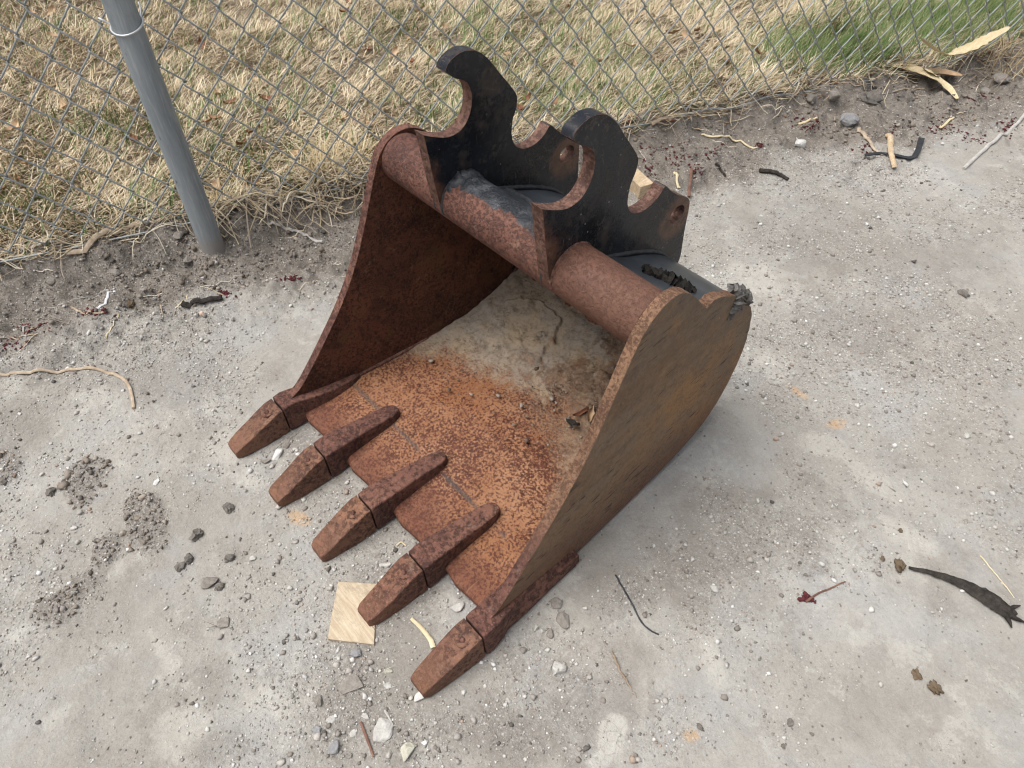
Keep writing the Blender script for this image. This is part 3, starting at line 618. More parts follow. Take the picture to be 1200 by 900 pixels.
# lip plate (cutting edge)
def box_loft(sections):
    """sections: list of 4-corner lists (quads around), joined in a row, capped"""
    V = [v for s_ in sections for v in s_]; F_ = []; k = len(sections[0])
    for i in range(len(sections) - 1):
        for j in range(k): F_.append((i * k + j, i * k + (j + 1) % k, (i + 1) * k + (j + 1) % k, (i + 1) * k + j))
    F_.append(tuple(range(k))[::-1]); F_.append(tuple((len(sections) - 1) * k + j for j in range(k)))
    return V, F_
def orient(me):
    bm = bmesh.new(); bm.from_mesh(me); bmesh.ops.recalc_face_normals(bm, faces=bm.faces); bm.to_mesh(me); bm.free(); return me
LW = 0.2815
prof = [(-0.525, 0.0040), (-0.527, 0.020), (-0.520, 0.0262), (-0.4275, 0.0295), (-0.361, 0.0290), (-0.357, 0.0035)]
secs = []
for k in range(25):
    x = -LW + 2 * LW * k / 24
    secs.append([(x, y + (0.0025 * math.sin(k * 2.1) if y < -0.5 else 0), z) for y, z in prof])
V, Fs = box_loft(secs); o = part('lip_plate', orient(make_mesh('lip_plate', V, Fs, [FLOOR, RUST], 35))); bevel(o, 0.002, 2)
for pl in o.data.polygons:
    if abs(pl.normal.x) > 0.7 or abs(pl.center.x) > 0.262: pl.material_index = 1
for sgn in (1, -1):
    secs = []
    for y, zt, w in ((-0.552, 0.040, 0.004), (-0.535, 0.046, 0.014), (-0.48, 0.043, 0.017), (-0.42, 0.038, 0.019), (-0.375, 0.034, 0.020), (-0.366, 0.028, 0.018)):
        xi = outer_x(y, 0.03) - 0.004; xo = 0.2885 - 0.006 * float(sstep(-0.50, -0.37, y))
        secs.append([(sgn * xi, y, 0.0015), (sgn * xo, y, 0.0015), (sgn * (xo + 0.001), y, zt * 0.45), (sgn * (xi + 0.006), y, zt), (sgn * xi, y, zt + 0.001)])
    V, Fs = box_loft(secs); o = part('wear_strip', orient(make_mesh('wear_strip', V, Fs, [RUST], 35))); bevel(o, 0.0025, 2)

# torque tube
TY, TZ, TR = -0.248, 0.421, 0.0385
hw = outer_x(TY, TZ) - PT + 0.001
V = []; Fs = []; n = 56; xs_ = np.linspace(-hw, hw, 41)
for x in xs_:
    for k in range(n):
        a = 2 * math.pi * k / n; V.append((x, TY + TR * math.cos(a), TZ + TR * math.sin(a)))
for i in range(40):
    for k in range(n): Fs.append((i * n + k, (i + 1) * n + k, (i + 1) * n + (k + 1) % n, i * n + (k + 1) % n))
o = part('torque_tube', orient(make_mesh('torque_tube', V, Fs, [TUBE], 60))); o['label'] = 'round cross tube, red-brown rust with worn black paint'

# hook plates
EAR = [(-0.3062, 0.5387), (-0.291, 0.5307), (-0.2711, 0.5225), (-0.2568, 0.5205), (-0.2427, 0.5238), (-0.232, 0.5328), (-0.2248, 0.5459), (-0.2221, 0.5605), (-0.2235, 0.572), (-0.2291, 0.5838), (-0.2381, 0.5904), (-0.2483, 0.5955),
       (-0.2627, 0.6080), (-0.2575, 0.6165), (-0.2442, 0.623), (-0.231, 0.6248), (-0.2142, 0.6210), (-0.2021, 0.6135), (-0.1889, 0.6007), (-0.1741, 0.5817), (-0.1588, 0.5629), (-0.1444, 0.5439), (-0.1408, 0.5331), (-0.1431, 0.5197), (-0.1489, 0.5075), (-0.1513, 0.4936), (-0.1509, 0.4782), (-0.1444, 0.4636), (-0.1326, 0.4543), (-0.1181, 0.4504), (-0.1011, 0.4522), (-0.0852, 0.46), (-0.0768, 0.4690),
       (-0.0716, 0.4702), (-0.0598, 0.4585), (-0.0413, 0.4438), (-0.0235, 0.4334), (-0.0112, 0.4238), (-0.0058, 0.4143), (-0.0045, 0.3932), (-0.004, 0.3626), (-0.0005, 0.3193), (-0.004, 0.3031)]
ear = [tuple(q) for q in catmull(EAR[:13], n=3)[:-1]] + [tuple(q) for q in catmull(EAR[12:33], n=3)[:-1]] + [tuple(q) for q in catmull(EAR[32:], n=3)]
n_front = len(catmull(EAR[:13], n=3)) - 1; n_mid = n_front + len(catmull(EAR[12:33], n=3)) - 1
ear += [(-0.0116, 0.2984), (-0.03, 0.312), (-0.060, 0.343), (-0.105, 0.368), (-0.150, 0.386), (-0.205, 0.405), (-0.262, 0.394), (-0.2758, 0.4060), (-0.2900, 0.4287), (-0.2975, 0.4805), (-0.3040, 0.5328)]
hole = [(-0.0330 + 0.0165 * math.cos(t), 0.4075 + 0.0135 * math.sin(t)) for t in np.linspace(0, 2 * math.pi, 28, endpoint=False)]
def ear_mat(li, i, L):
    if li > 0: return 2
    if i < n_front - 2: return 2
    if n_front + 42 <= i <= n_mid: return 2
    if i >= len(ear) - 4: return 2
    return 0
for xf, lab in ((0.1199, 'black hook plate nearer the smooth outer side plate'), (-0.1062, 'black hook plate nearer the dark rusty inner side')):
    me = prism('hook_plate', [ear, hole], lambda y, z: xf - 0.0195, lambda y, z: xf, [BLACK, BLACK, EDGE_RUST], ear_mat, 35)
    o = part('hook_plate', me); o['label'] = lab; bevel(o, 0.0016, 2).modifiers[0].material = 2
    # fillet weld round the tube on both faces
    for face, big in ((xf, 1.0), (xf - 0.0195, 0.7)):
        dx = 0.002 if face == xf else -0.002
        ang = np.linspace(math.radians(200), math.radians(-10), 40)
        P = [(face - dx * 0.3, TY + (TR - 0.0015) * math.cos(a), TZ + (TR - 0.0015) * math.sin(a)) for a in ang]
        rr = [0.0034 * big * (1 + 0.07 * math.sin(i * 2.4) + RB.uniform(-0.08, 0.08)) for i in range(40)]
        Vv, Ff = tube(P, rr, 8); w = link('weld_bead', make_mesh('weld_bead', Vv, Ff, [RUSTY_WELD if (xf > 0 and face == xf) else WELD], 60), o)
    P = [(xf - 0.001, y, z - 0.003) for y, z in catmull([(-0.20, 0.416), (-0.150, 0.398), (-0.105, 0.380), (-0.06, 0.356), (-0.03, 0.328)], n=6)]
    Vv, Ff = tube(P, [0.0042 * (1 + 0.07 * math.sin(i * 1.9)) for i in range(len(P))], 8); link('weld_bead', make_mesh('weld_bead', Vv, Ff, [WELD], 60), o)
# paint-covered saddle lump of weld beside the far hook plate, on top of the tube
def lump(name, c, r, mat, seed, sub=3, amp=0.25, freq=2.2):
    bm = bmesh.new(); bmesh.ops.create_icosphere(bm, subdivisions=sub, radius=1.0)
    rg = np.random.default_rng(seed); o3 = rg.uniform(0, 50, 3)
    for v in bm.verts:
        p = np.array(v.co)
        d = 1 + amp * float(fbm(np.array([p[0] * freq + o3[0] + p[2] * 1.7]), np.array([p[1] * freq + o3[1] - p[2] * 1.3]), 3, seed % 20)[0]) * 2
        v.co = Vector((p[0] * r[0] * d, p[1] * r[1] * d, p[2] * r[2] * d))
    me = bpy.data.meshes.new(name); bm.to_mesh(me); bm.free(); me.materials.append(mat)
    me.polygons.foreach_set('use_smooth', [True] * len(me.polygons)); me.set_sharp_from_angle(angle=math.radians(50))
    return me
P = [(-0.1062 + 0.006 + 0.004 * math.sin(i * 0.9), TY + (TR - 0.009) * math.cos(a), TZ + (TR - 0.009) * math.sin(a)) for i, a in enumerate(np.linspace(math.radians(150), math.radians(20), 30))]
Vv, Ff = tube(P, [0.0145 * (0.35 + 0.65 * math.sin(math.pi * min(max(i / 29, 0.05), 0.95)) ** 0.6) * (1 + RB.uniform(-0.05, 0.05)) for i in range(30)], 12); part('weld_bead', make_mesh('weld_bead', Vv, Ff, [WELD], 60))
# black weld ridges across the back plate between the hook plates
for yy, zz in ((-0.195, 0.412), (-0.165, 0.399)):
    P = [(x, yy + 0.003 * math.sin(x * 60), zz + 0.002 * math.sin(x * 90)) for x in np.linspace(-0.104, 0.098, 30)]
    Vv, Ff = tube(P, [0.0062 + 0.0005 * math.sin(i * 1.7) for i in range(30)], 8); part('weld_bead', make_mesh('weld_bead', Vv, Ff, [WELD], 60))
# welds where the side plates meet the floor
for sgn in (1, -1):
    P = [(sgn * (outer_x(y, z) - PT - 0.001), y, z + 0.002) for y, z in inner[2:45]]
    Vv, Ff = tube(P, [0.0040 * (1 + 0.1 * math.sin(i * 2.3)) for i in range(len(P))], 8); part('weld_bead', make_mesh('weld_bead', Vv, Ff, [RUSTY_WELD], 60))

# adapters and teeth
def rsec(x, y, wt, wb, zt, zb, c=0.004):
    """eight-sided cross section, chamfered at the top"""
    return [(x - wt / 2, y, zt - c), (x - wt / 2 + c, y, zt), (x + wt / 2 - c, y, zt), (x + wt / 2, y, zt - c), (x + wb / 2, y, zb + c), (x + wb / 2 - c, y, zb), (x - wb / 2 + c, y, zb), (x - wb / 2, y, zb + c)]
TX = [-0.2715, -0.1335, 0.0020, 0.1375, 0.2725]
for k, x in enumerate(TX):
    rgk = np.random.default_rng(60 + k)
    yaw = rgk.uniform(-0.003, 0.003)
    A_ = [(-0.5585, 0.040, 0.049, 0.0575, 0.003), (-0.545, 0.041, 0.050, 0.0595, 0.002), (-0.522, 0.041, 0.047, 0.0585, 0.0045), (-0.505, 0.038, 0.043, 0.0565, 0.020), (-0.470, 0.034, 0.039, 0.0530, 0.022),
          (-0.440, 0.032, 0.037, 0.0495, 0.022), (-0.418, 0.029, 0.034, 0.0470, 0.022), (-0.406, 0.021, 0.026, 0.0450, 0.022), (-0.401, 0.011, 0.015, 0.0425, 0.022)]
    sd_ = 1 if k == 4 else (-1 if k == 0 else 0)
    secs = []
    for y, wt, wb, zt, zb in A_:
        dx = 0.0
        if sd_: 
            f_ = float(sstep(-0.545, -0.47, y)); dx = -sd_ * f_ * 0.013; zt = zt - 0.006 * f_
        secs.append(rsec(x + dx + yaw * (y + 0.55) * 10, y, wt, wb, zt, zb, 0.0018 if wt > 0.02 else 0.0018))
    V, Fs = box_loft(secs); o = part('tooth_adapter', orient(make_mesh('tooth_adapter', V, Fs, [RUST], 40))); bevel(o, 0.0016, 2, 30)
    # tooth, slid on in front of the adapter with a thin gap
    zz = rgk.uniform(-0.001, 0.001); tl = rgk.uniform(-0.003, 0.004)
    wv_ = rgk.uniform(-0.0015, 0.0015, 4)
    B_ = [(-0.5612, 0.040, 0.048, 0.0565, 0.003), (-0.575, 0.041, 0.048, 0.0545, 0.002), (-0.592, 0.0405, 0.047, 0.0480, 0.0015), (-0.614, 0.039, 0.045 + wv_[0], 0.0372 + wv_[1], 0.0012), (-0.636 + tl, 0.037 + wv_[2], 0.041, 0.0275 + wv_[1], 0.001),
          (-0.651 + tl, 0.034 + wv_[2], 0.037, 0.0218, 0.0012), (-0.658 + tl, 0.028 + wv_[3], 0.030, 0.0170, 0.002)]
    secs = [rsec(x + yaw * (y + 0.55) * 10, y, wt, wb, zt + zz, zb, 0.0013) for y, wt, wb, zt, zb in B_]
    V, Fs = box_loft(secs); t = part('tooth', orient(make_mesh('tooth', V, Fs, [TOOTH], 40))); bevel(t, 0.0024, 3, 28)
    P = [(x + 0.002, -0.582, 0.0495), (x + 0.002, -0.5825, 0.0528), (x + 0.002, -0.583, 0.0545)]
    Vv, Ff = tube([(x + 0.002, -0.582, 0.046), (x + 0.002, -0.5825, 0.0532), (x + 0.002, -0.583, 0.0552)], [0.0048, 0.0046, 0.0026], 12)
    link('pin', make_mesh('pin', Vv, Ff, [RUST], 50), t)
    Vv, Ff = tube([(x + 0.002, -0.5818, 0.048), (x + 0.002, -0.5822, 0.0528), (x + 0.002, -0.5822, 0.0532)], [0.0105, 0.0100, 0.0086], 16)
    link('pin_boss', make_mesh('pin_boss', Vv, Ff, [TOOTH], 50), t)

# mud lying in the bucket
def m_mud():
    m = Mat('dried_mud'); x, y, z = m.xyz(); a = m.noise(13, 6, 0.7); f = m.noise(160, 5, 0.75)
    rust, spots = floor_color(m)
    col = m.mix(m.step(a, 0.40, 0.60), (0.33, 0.280, 0.228), (0.40, 0.305, 0.205))
    col = m.mix(m.math('MULTIPLY', m.step(m.noise(30, 6, 0.75), 0.50, 0.64), 0.6), col, (0.16, 0.118, 0.085))
    right = m.step(m.math('ADD', x, m.math('MULTIPLY', m.math('SUBTRACT', m.noise(9, 7, 0.75, m.vec(loc=(5, 0, 0))), 0.5), 0.45)), -0.10, 0.02)
    col = m.mix(m.math('MULTIPLY', right, 0.80), col, m.mix(m.step(m.noise(45, 6, 0.75), 0.42, 0.60), (0.25, 0.150, 0.090), (0.135, 0.080, 0.054)))
    col = m.mix(m.math('MULTIPLY', m.step(m.noise(8, 5, 0.7, m.vec(loc=(3, 1, 0))), 0.60, 0.70), 0.75), col, (0.27, 0.125, 0.055))
    col = m.mix(m.math('MULTIPLY', m.step(f, 0.50, 0.66), 0.5), col, (0.37, 0.325, 0.27))
    col = m.mix(m.math('MULTIPLY', m.ramp(f, [(0.33, 1.0), (0.46, 0.0)]), 0.55), col, (0.075, 0.055, 0.042))
    nz = m.t.nodes.new('ShaderNodeTexNoise'); nz.inputs['Scale'].default_value = 30; nz.inputs['Detail'].default_value = 4
    wv = m.mix(0.05, m.obj, nz.outputs['Color'])
    cr = m.ramp(m.voro(26, wv, 'DISTANCE_TO_EDGE'), [(0.0, 1.0), (0.030, 0.0)])
    cm = m.math('MULTIPLY', cr, m.step(m.noise(9, 4, 0.6), 0.52, 0.60))
    col = m.mix(m.math('MULTIPLY', cm, 0.8), col, (0.06, 0.045, 0.036))
    k = m.step(m.math('ADD', m.attr('cover'), m.math('ADD', m.math('MULTIPLY', m.math('SUBTRACT', m.noise(26, 8, 0.78), 0.5), 1.3), m.math('MULTIPLY', m.math('SUBTRACT', m.noise(190, 3, 0.6), 0.5), 0.9))), 0.30, 0.80)
    col = m.mix(k, rust, col)
    n = m.bump(m.math('MULTIPLY', cm, -1.0), 0.7, 0.003); n = m.bump(m.noise(45, 6, 0.75), 0.7, 0.006, n); n = m.bump(f, 0.7, 0.0022, n); n = m.bump(k, 0.5, 0.0015, n)
    return m.done(col, 0.95, 0, n, 0.15)
MUD = m_mud()
eb = np.array([on_z(u, v, 0.036)[:2] for u, v in [(425, 428), (470, 412), (520, 418), (575, 432), (625, 455), (655, 490), (668, 535), (655, 590)]])
ob_ = np.argsort(eb[:, 0]); ebx, eby = eb[ob_, 0], eb[ob_, 1]
gx = np.linspace(-0.25, 0.25, 220); gy = np.linspace(-0.44, -0.006, 190)
XX, YY = np.meshgrid(gx, gy, indexing='ij')
hwv = 0.2715 - 0.055 * (YY + 0.25) - 0.009 - PT - 0.001
XX = XX / 0.25 * hwv
edge_y = np.interp(XX, ebx, eby) + fbm(XX * 16, YY * 16, 4, 15) * 0.035
dm = YY - edge_y
cover = sstep(-0.12, 0.11, dm)
th = 0.0006 + 0.0065 * sstep(-0.02, 0.10, dm)
th = th + sstep(0.0, 0.06, dm) * (fbm(XX * 60, YY * 60, 3, 19) * 0.0022 + np.abs(fbm(XX * 26, YY * 26, 3, 25)) * 0.007 + 0.004 * sstep(0.05, 0.35, fbm(XX * 13, YY * 13, 4, 29)))
cs = on_z(612, 392, 0.045)[:2]; sl_r = np.hypot((XX - cs[0]) / 0.075, (YY - cs[1]) / 0.060) + 0.55 * fbm(XX * 14, YY * 14, 5, 36, 0.6)
th = th + 0.0075 * (1 - sstep(0.90, 0.96, sl_r))
cs2 = on_z(690, 470, 0.045)[:2]; th = th + 0.010 * (1 - sstep(0.75, 1.0, np.hypot((XX - cs2[0]) / 0.05, (YY - cs2[1]) / 0.05) + 0.7 * fbm(XX * 20, YY * 20, 5, 39, 0.65)))
th = th - 0.014 * sstep(-0.05, -0.005, YY)
ZZ = zfloor(YY) + th
idx = np.arange(XX.size).reshape(XX.shape)
F = np.stack([idx[:-1, :-1], idx[1:, :-1], idx[1:, 1:], idx[:-1, 1:]], -1).reshape(-1, 4)
Fk = F[(dm.ravel()[F] > -0.115).any(1) & (YY.ravel()[F] > -0.415).all(1)]
o = link('dried_mud', big_mesh('dried_mud', np.c_[XX.ravel(), YY.ravel(), ZZ.ravel()], Fk, MUD, True, {'cover': cover.ravel()}))
tag(o, 'cracked tan and grey dried mud caked over the back of the bucket floor', 'mud')
# ragged dark peat clump on the top plate, grey mud stuck on the plate corner
def strip_clump(name, pts, r, mat, seed, parent=None, squash=0.6, sub=9):
    P = catmull(pts, n=7); rg = np.random.default_rng(seed)
    t_ = np.linspace(0, 1, len(P)); R_ = r * (0.35 + np.sin(np.pi * np.clip(t_, 0.04, 0.96)) ** 0.7) * rg.uniform(0.7, 1.25, len(P))
    V, Fs = tube(P, R_, sub, squash); V = np.array(V) + rg.normal(size=(len(V), 3)) * r * 0.24
    return make_mesh(name, V, Fs, [mat], 40)
def onb(u, v, z): return on_z(u, v, z)
o = link('peat_clump', strip_clump('peat_clump', [onb(754, 316, 0.398), onb(770, 321, 0.392), onb(786, 329, 0.386), onb(800, 335, 0.384), onb(815, 339, 0.383)], 0.009, PEAT, 3))
tag(o, 'ragged black peaty clump lying on top plate behind the rusty tube', 'soil clump')
o = link('mud_smear', strip_clump('mud_smear', [(0.246, -0.062, 0.366), (0.256, -0.056, 0.358), (0.2585, -0.056, 0.346), (0.2585, -0.060, 0.330), (0.2590, -0.066, 0.316)], 0.0070, GREYMUD, 8, squash=1.0))
tag(o, 'grey mud stuck to the top rear corner of the side plate', 'mud')
o = link('mud_smear', strip_clump('mud_smear', [(0.240, -0.046, 0.353), (0.247, -0.030, 0.341), (0.2515, -0.016, 0.325), (0.2525, -0.004, 0.308)], 0.0062, GREYMUD, 9, squash=1.0))
tag(o, 'rough grey mud blob at the outermost rear corner of the bucket', 'mud')
rgc = np.random.default_rng(44); IV, IF = ico(); nC = 130
cx = np.where(rgc.random(nC) < 0.6, rgc.normal(0.10, 0.05, nC), rgc.uniform(-0.2, 0.2, nC)); cy = np.where(rgc.random(nC) < 0.6, rgc.normal(-0.20, 0.05, nC), rgc.uniform(-0.33, -0.08, nC))
ok = (np.abs(cx) < 0.23) & (cy > -0.31) & (cy < -0.06); cx, cy = cx[ok], cy[ok]; nC = len(cx)
cr_ = 0.0010 + 0.0042 * rgc.random(nC) ** 3
D = (IV[None] + rgc.normal(size=(nC, 12, 3)) * 0.25) * cr_[:, None, None] * np.array([1, 1, 0.7])
V = D + np.stack([cx, cy, zfloor(cy) + 0.0085], 1)[:, None]
pal = np.array([(0.22, 0.17, 0.125), (0.30, 0.25, 0.20), (0.13, 0.085, 0.06), (0.36, 0.31, 0.26)])
tag(link('mud_crumbs', big_mesh('mud_crumbs', V.reshape(-1, 3), (IF[None] + 12 * np.arange(nC)[:, None, None]).reshape(-1, 3), PEBBLE, False, {'tint': np.repeat(pal[rgc.choice(4, nC)], 12, 0)})), 'crumbled dry soil scattered over the mud inside the bucket', 'soil crumbs', kind='stuff')
# small dry leaf scraps on the mud beside the side plate
def leaf_mesh(name, L, Wd, curl, mat, seed):
    rg = np.random.default_rng(seed); V = []; Fs = []; n = 7
    for i in range(n):
        t_ = i / (n - 1); w = Wd * (math.sin(math.pi * min(max(t_, 0.03), 0.985)) ** 0.8) * rg.uniform(0.55, 1.35)
        for j in (-1, -0.5, 0, 0.5, 1):
            V.append(((t_ - 0.5) * L, j * w / 2, curl * L * ((t_ - 0.45) ** 2 * 1.6 + 0.35 * j * j * (0.5 + t_)) + rg.uniform(-0.07, 0.07) * L))
    for i in range(n - 1):
        for j in range(4): Fs.append((i * 5 + j, i * 5 + j + 1, (i + 1) * 5 + j + 1, (i + 1) * 5 + j))
    V = np.array(V); nv = len(V); V2 = V - np.array([0, 0, 0.0006]); Fs2 = [tuple(k + nv for k in f[::-1]) for f in Fs]
    return make_mesh(name, np.r_[V, V2], Fs + Fs2, [mat], 60)
for i, (u, v, a, mt, lab) in enumerate([(680, 486, 1.2, LEAF_C, 'dark red dry leaf scrap on mud beside the side plate'), (691, 490, 2.2, LEAF_B, 'pinkish tan dry leaf scrap on mud beside the side plate'), (672, 497, 0.2, BARK, 'black leaf scrap on mud beside the side plate, farthest from it')]):
    p = on_z(u, v, 0.055); o = link('leaf_scrap', leaf_mesh('leaf_scrap', 0.030, 0.011, 0.5, mt, 70 + i), None, Vector((p[0], p[1], float(zfloor(p[1])) + 0.021))); o.rotation_euler = (0.2, -0.1, a)
    tag(o, lab, 'leaf')

# ================================================================== CHAIN LINK FENCE
FO = np.array([0, 0, 0.0])
pb = G(249, 288)
FENCE = empty('chain_link_fence', Vector((pb.x, pb.y, 0)))
tag(FENCE, 'galvanised chain link fence between the dirt and the dry lawn', 'fence')
FW, FH, S0, Z0 = 0.0692, 0.0830, -0.827, 0.4497
WR = 0.0018
def fence_pt(s, n, z): return FD * s + FN * n + np.array([0, 0, z])
j0, j1 = int((-1.75 - S0) / (FW / 2)), int((3.6 - S0) / (FW / 2))
for j in range(j0, j1):
    # one zigzag wire between column j and column j+1
    xl, xr = S0 + j * FW / 2 - WR * 1.5, S0 + (j + 1) * FW / 2 + WR * 1.5
    zb = 0.048 + 0.012 * math.sin(j * 0.7)
    k0 = math.ceil((zb - Z0) / (FH / 2)); k1 = math.floor((1.22 - Z0) / (FH / 2))
    P = []
    jit = RB.normal(size=(k1 - k0 + 1, 2)) * 0.0012
    for k in range(k0, k1 + 1):
        left = ((k - j) % 2 == 0)
        z = Z0 + k * FH / 2; x = xl if left else xr
        bow = 0.006 * math.sin((x + 2) * 2.1) + 0.004 * math.sin(x * 5.3)
        x += jit[k - k0, 0]; z += jit[k - k0, 1]
        P.append((x, bow, z))
        if k < k1:
            x2 = xr if left else xl; z2 = z + FH / 2; sg = 1 if left else -1
            for t_ in (0.10, 0.5, 0.90):
                P.append((x + (x2 - x) * t_, bow + sg * 0.0030 * (1 if t_ != 0.5 else 0.8), z + (z2 - z) * t_))
    P = [fence_pt(s, FENCE_N + n, z) for s, n, z in P]
    P = np.array(P) - np.array([pb.x, pb.y, 0])
    V, Fs = tube(P, WR, 5); link('wire', make_mesh('wire', V, Fs, [WIRE], 179), FENCE)
# loose tension wire along the bottom edge
bw = []
for u, v in [(700, 158), (728, 150), (760, 145), (790, 137), (830, 128), (855, 127), (880, 120), (905, 112), (930, 110), (950, 106), (1000, 97), (1045, 91), (1080, 82), (1120, 70), (1150, 58), (1185, 32), (1215, 0)]:
    q = on_fence(u, v, FENCE_N - 0.006); bw.append(q)
bw = np.array(bw)
hd = np.array([bw[0] - FD * 1.9 + [0, 0, 0.015], bw[0] - FD * 1.1 + [0, 0, 0.0], bw[0] - FD * 0.5 + [0, 0, 0.01]])
bw = np.r_[hd, bw]
P = catmull(bw, n=6); V, Fs = tube(P - np.array([pb.x, pb.y, 0]), 0.0022, 7); link('bottom_wire', make_mesh('bottom_wire', V, Fs, [WIRE], 179), FENCE)
# post
PR = 0.0258
Pz = [(-0.25), 0.0, 0.1, 0.3, 0.6, 0.9, 1.25]
V, Fs = tube([(0, 0, z) for z in Pz], PR, 32)
post = link('post', make_mesh('post', V, Fs, [GALV], 60), FENCE); post['label'] = 'round grey galvanised steel post, dented'
# cap on top of the post, out of frame but there
V, Fs = tube([(0, 0, 1.235), (0, 0, 1.262), (0, 0, 1.28), (0, 0, 1.288)], [PR + 0.003, PR + 0.003, PR * 0.7, 0.006], 24); link('post_cap', make_mesh('post_cap', V, Fs, [GALV], 50), post)
# tie wire looped round the post
zt = None
d = ray(146, 36); 
f2 = np.array([CAM[0] - pb.x, CAM[1] - pb.y]); 
tt = -(f2 @ d[:2]) / (d[:2] @ d[:2]); zt = CAM[2] + d[2] * tt
tp = []
for t_ in np.linspace(-0.62 * math.pi, 0.62 * math.pi, 26):
    q = -FN * (PR + 0.002) * math.cos(t_) + FD * (PR + 0.002) * math.sin(t_)
    tp.append([q[0], q[1], zt + 0.010 - 0.008 * math.cos(t_) + 0.004 * math.sin(t_ * 1.0)])
e0 = np.array(tp[0]); e1 = np.array(tp[-1])
tp = [e0 - FD * 0.012 + FN * 0.012 + [0, 0, 0.006], e0 - FD * 0.016 + FN * 0.004 + [0, 0, 0.012]] + tp + [e1 + FD * 0.004 + FN * 0.012 + [0, 0, 0.008], e1 + FD * 0.003 + FN * 0.020 + [0, 0, 0.016]]
V, Fs = tube(catmull(tp, n=2), 0.0018, 7); link('tie_wire', make_mesh('tie_wire', V, Fs, [ALU], 179), post)

# ================================================================== LAWN
def blades(X, Y, L, W, ang, lean, curve, Cc, z0=None):
    """tapered curved blades as 3-segment ribbons"""
    c = len(X); Z = height(X, Y) if z0 is None else z0
    dx, dy = np.cos(ang), np.sin(ang); px, py = -dy, dx
    vs_ = []
    for t_, wf in ((0.0, 1.0), (0.55, 0.8), (1.0, 0.10)):
        out = L * (np.sin(lean) * t_ + curve * t_ * t_); up = L * np.cos(lean) * (t_ - 0.35 * np.abs(curve) * t_ * t_)
        for sg in (-1, 1):
            vs_.append(np.stack([X + dx * out + sg * px * W * wf / 2, Y + dy * out + sg * py * W * wf / 2, Z + np.maximum(up, 0.0005) - 0.002], 1))
    V = np.stack(vs_, 1).reshape(-1, 3)
    q = np.array([(0, 1, 3, 2), (2, 3, 5, 4)])
    return V, (q[None] + 6 * np.arange(c)[:, None, None]).reshape(-1, 4), np.repeat(Cc, 6, 0)
r_ = np.random.default_rng(8)
NB = 300000
n_ = FENCE_N - 0.005 + 2.35 * r_.random(NB) ** 1.25; s_ = r_.uniform(-2.0, 3.9, NB)
# keep to where the lawn lies near the fence
X = s_ * FD[0] + n_ * FN[0]; Y = s_ * FD[1] + n_ * FN[1]
green_spots = []
def lawn_pt(u, v):
    p = on_z(u, v, 0.07); return p[:2]
for (u, v, r0) in [(130, 165, 0.10), (190, 158, 0.10), (300, 168, 0.12), (250, 175, 0.08), (330, 178, 0.08), (600, 95, 0.20), (640, 110, 0.2), (560, 50, 0.2), (700, 70, 0.18), (800, 95, 0.16), (960, 50, 0.16), (930, 62, 0.12),
                   (985, 55, 0.15), (500, 140, 0.08), (440, 165, 0.06), (60, 40, 0.1), (640, 20, 0.25), (470, 40, 0.2), (30, 240, 0.07)]:
    q = lawn_pt(u, v); green_spots.append((q, r0))
gmask = np.zeros(NB)
for (q, r0) in green_spots:
    gmask = np.maximum(gmask, np.exp(-((X - q[0]) ** 2 + (Y - q[1]) ** 2) / (r0 ** 2) * 1.6))
pn = 0.5 + fbm(X * 3.2, Y * 3.2, 4, 44)
strong = np.zeros(NB)
for (u, v, r0) in [(1000, 48, 0.20), (1080, 24, 0.24), (950, 64, 0.15), (1140, 6, 0.22)]:
    q = lawn_pt(u, v); strong = np.maximum(strong, np.exp(-((X - q[0]) ** 2 + (Y - q[1]) ** 2) / r0 ** 2 * 1.2))
bare = sstep(0.60, 0.85, 0.5 + fbm(X * 5.5, Y * 5.5, 3, 47)) * (1 - gmask)
vis = (s_ > -1.35 - 0.25 * (n_ - 0.7)) & (s_ < 2.75 + 0.2 * n_) & (n_ < 2.5 - 0.42 * (s_ + 0.8))      # denser in the stretch beside the dirt
keep = (r_.random(NB) > bare * 0.45) & (vis | (r_.random(NB) < 0.3)) & (r_.random(NB) < (0.25 + 0.75 * sstep(FENCE_N - 0.005, FENCE_N + 0.08, n_)))
keep &= ~((s_ > 1.95) & (n_ < FENCE_N + 0.14 + 0.1 * fbm(s_ * 6, n_ * 6, 2, 50)) & (r_.random(NB) < 0.9))
isg = r_.random(NB) < np.clip(0.07 + 0.13 * sstep(0.45, 0.8, pn) + 0.19 * gmask + 0.72 * strong, 0, 0.9)
X, Y, n_, s_, isg, strong, gmask = (a[keep] for a in (X, Y, n_, s_, isg, strong, gmask)); NB = len(X)
dry = np.array([(0.66, 0.535, 0.36), (0.75, 0.645, 0.46), (0.57, 0.45, 0.29), (0.80, 0.72, 0.56), (0.42, 0.305, 0.19)])
grn = np.array([(0.105, 0.185, 0.050), (0.15, 0.225, 0.072), (0.22, 0.255, 0.105), (0.08, 0.155, 0.042), (0.30, 0.30, 0.15)])
Cc = np.where(isg[:, None], grn[r_.choice(5, NB)], dry[r_.choice(5, NB, p=[.28, .28, .2, .12, .12])]) * r_.uniform(0.75, 1.2, (NB, 1))
lean = np.where(isg, r_.uniform(0.1, 0.75, NB), r_.uniform(0.65, 1.38, NB))
L = np.where(isg, r_.uniform(0.034, 0.066, NB), r_.uniform(0.022, 0.058, NB)) * (1 + 0.5 * strong)
ANG = 0.75 + 1.6 * fbm(X * 6, Y * 6, 4, 58, 0.6) + r_.normal(0, 0.75, NB) + np.where(r_.random(NB) < 0.12, r_.uniform(0, 6.283, NB), 0)
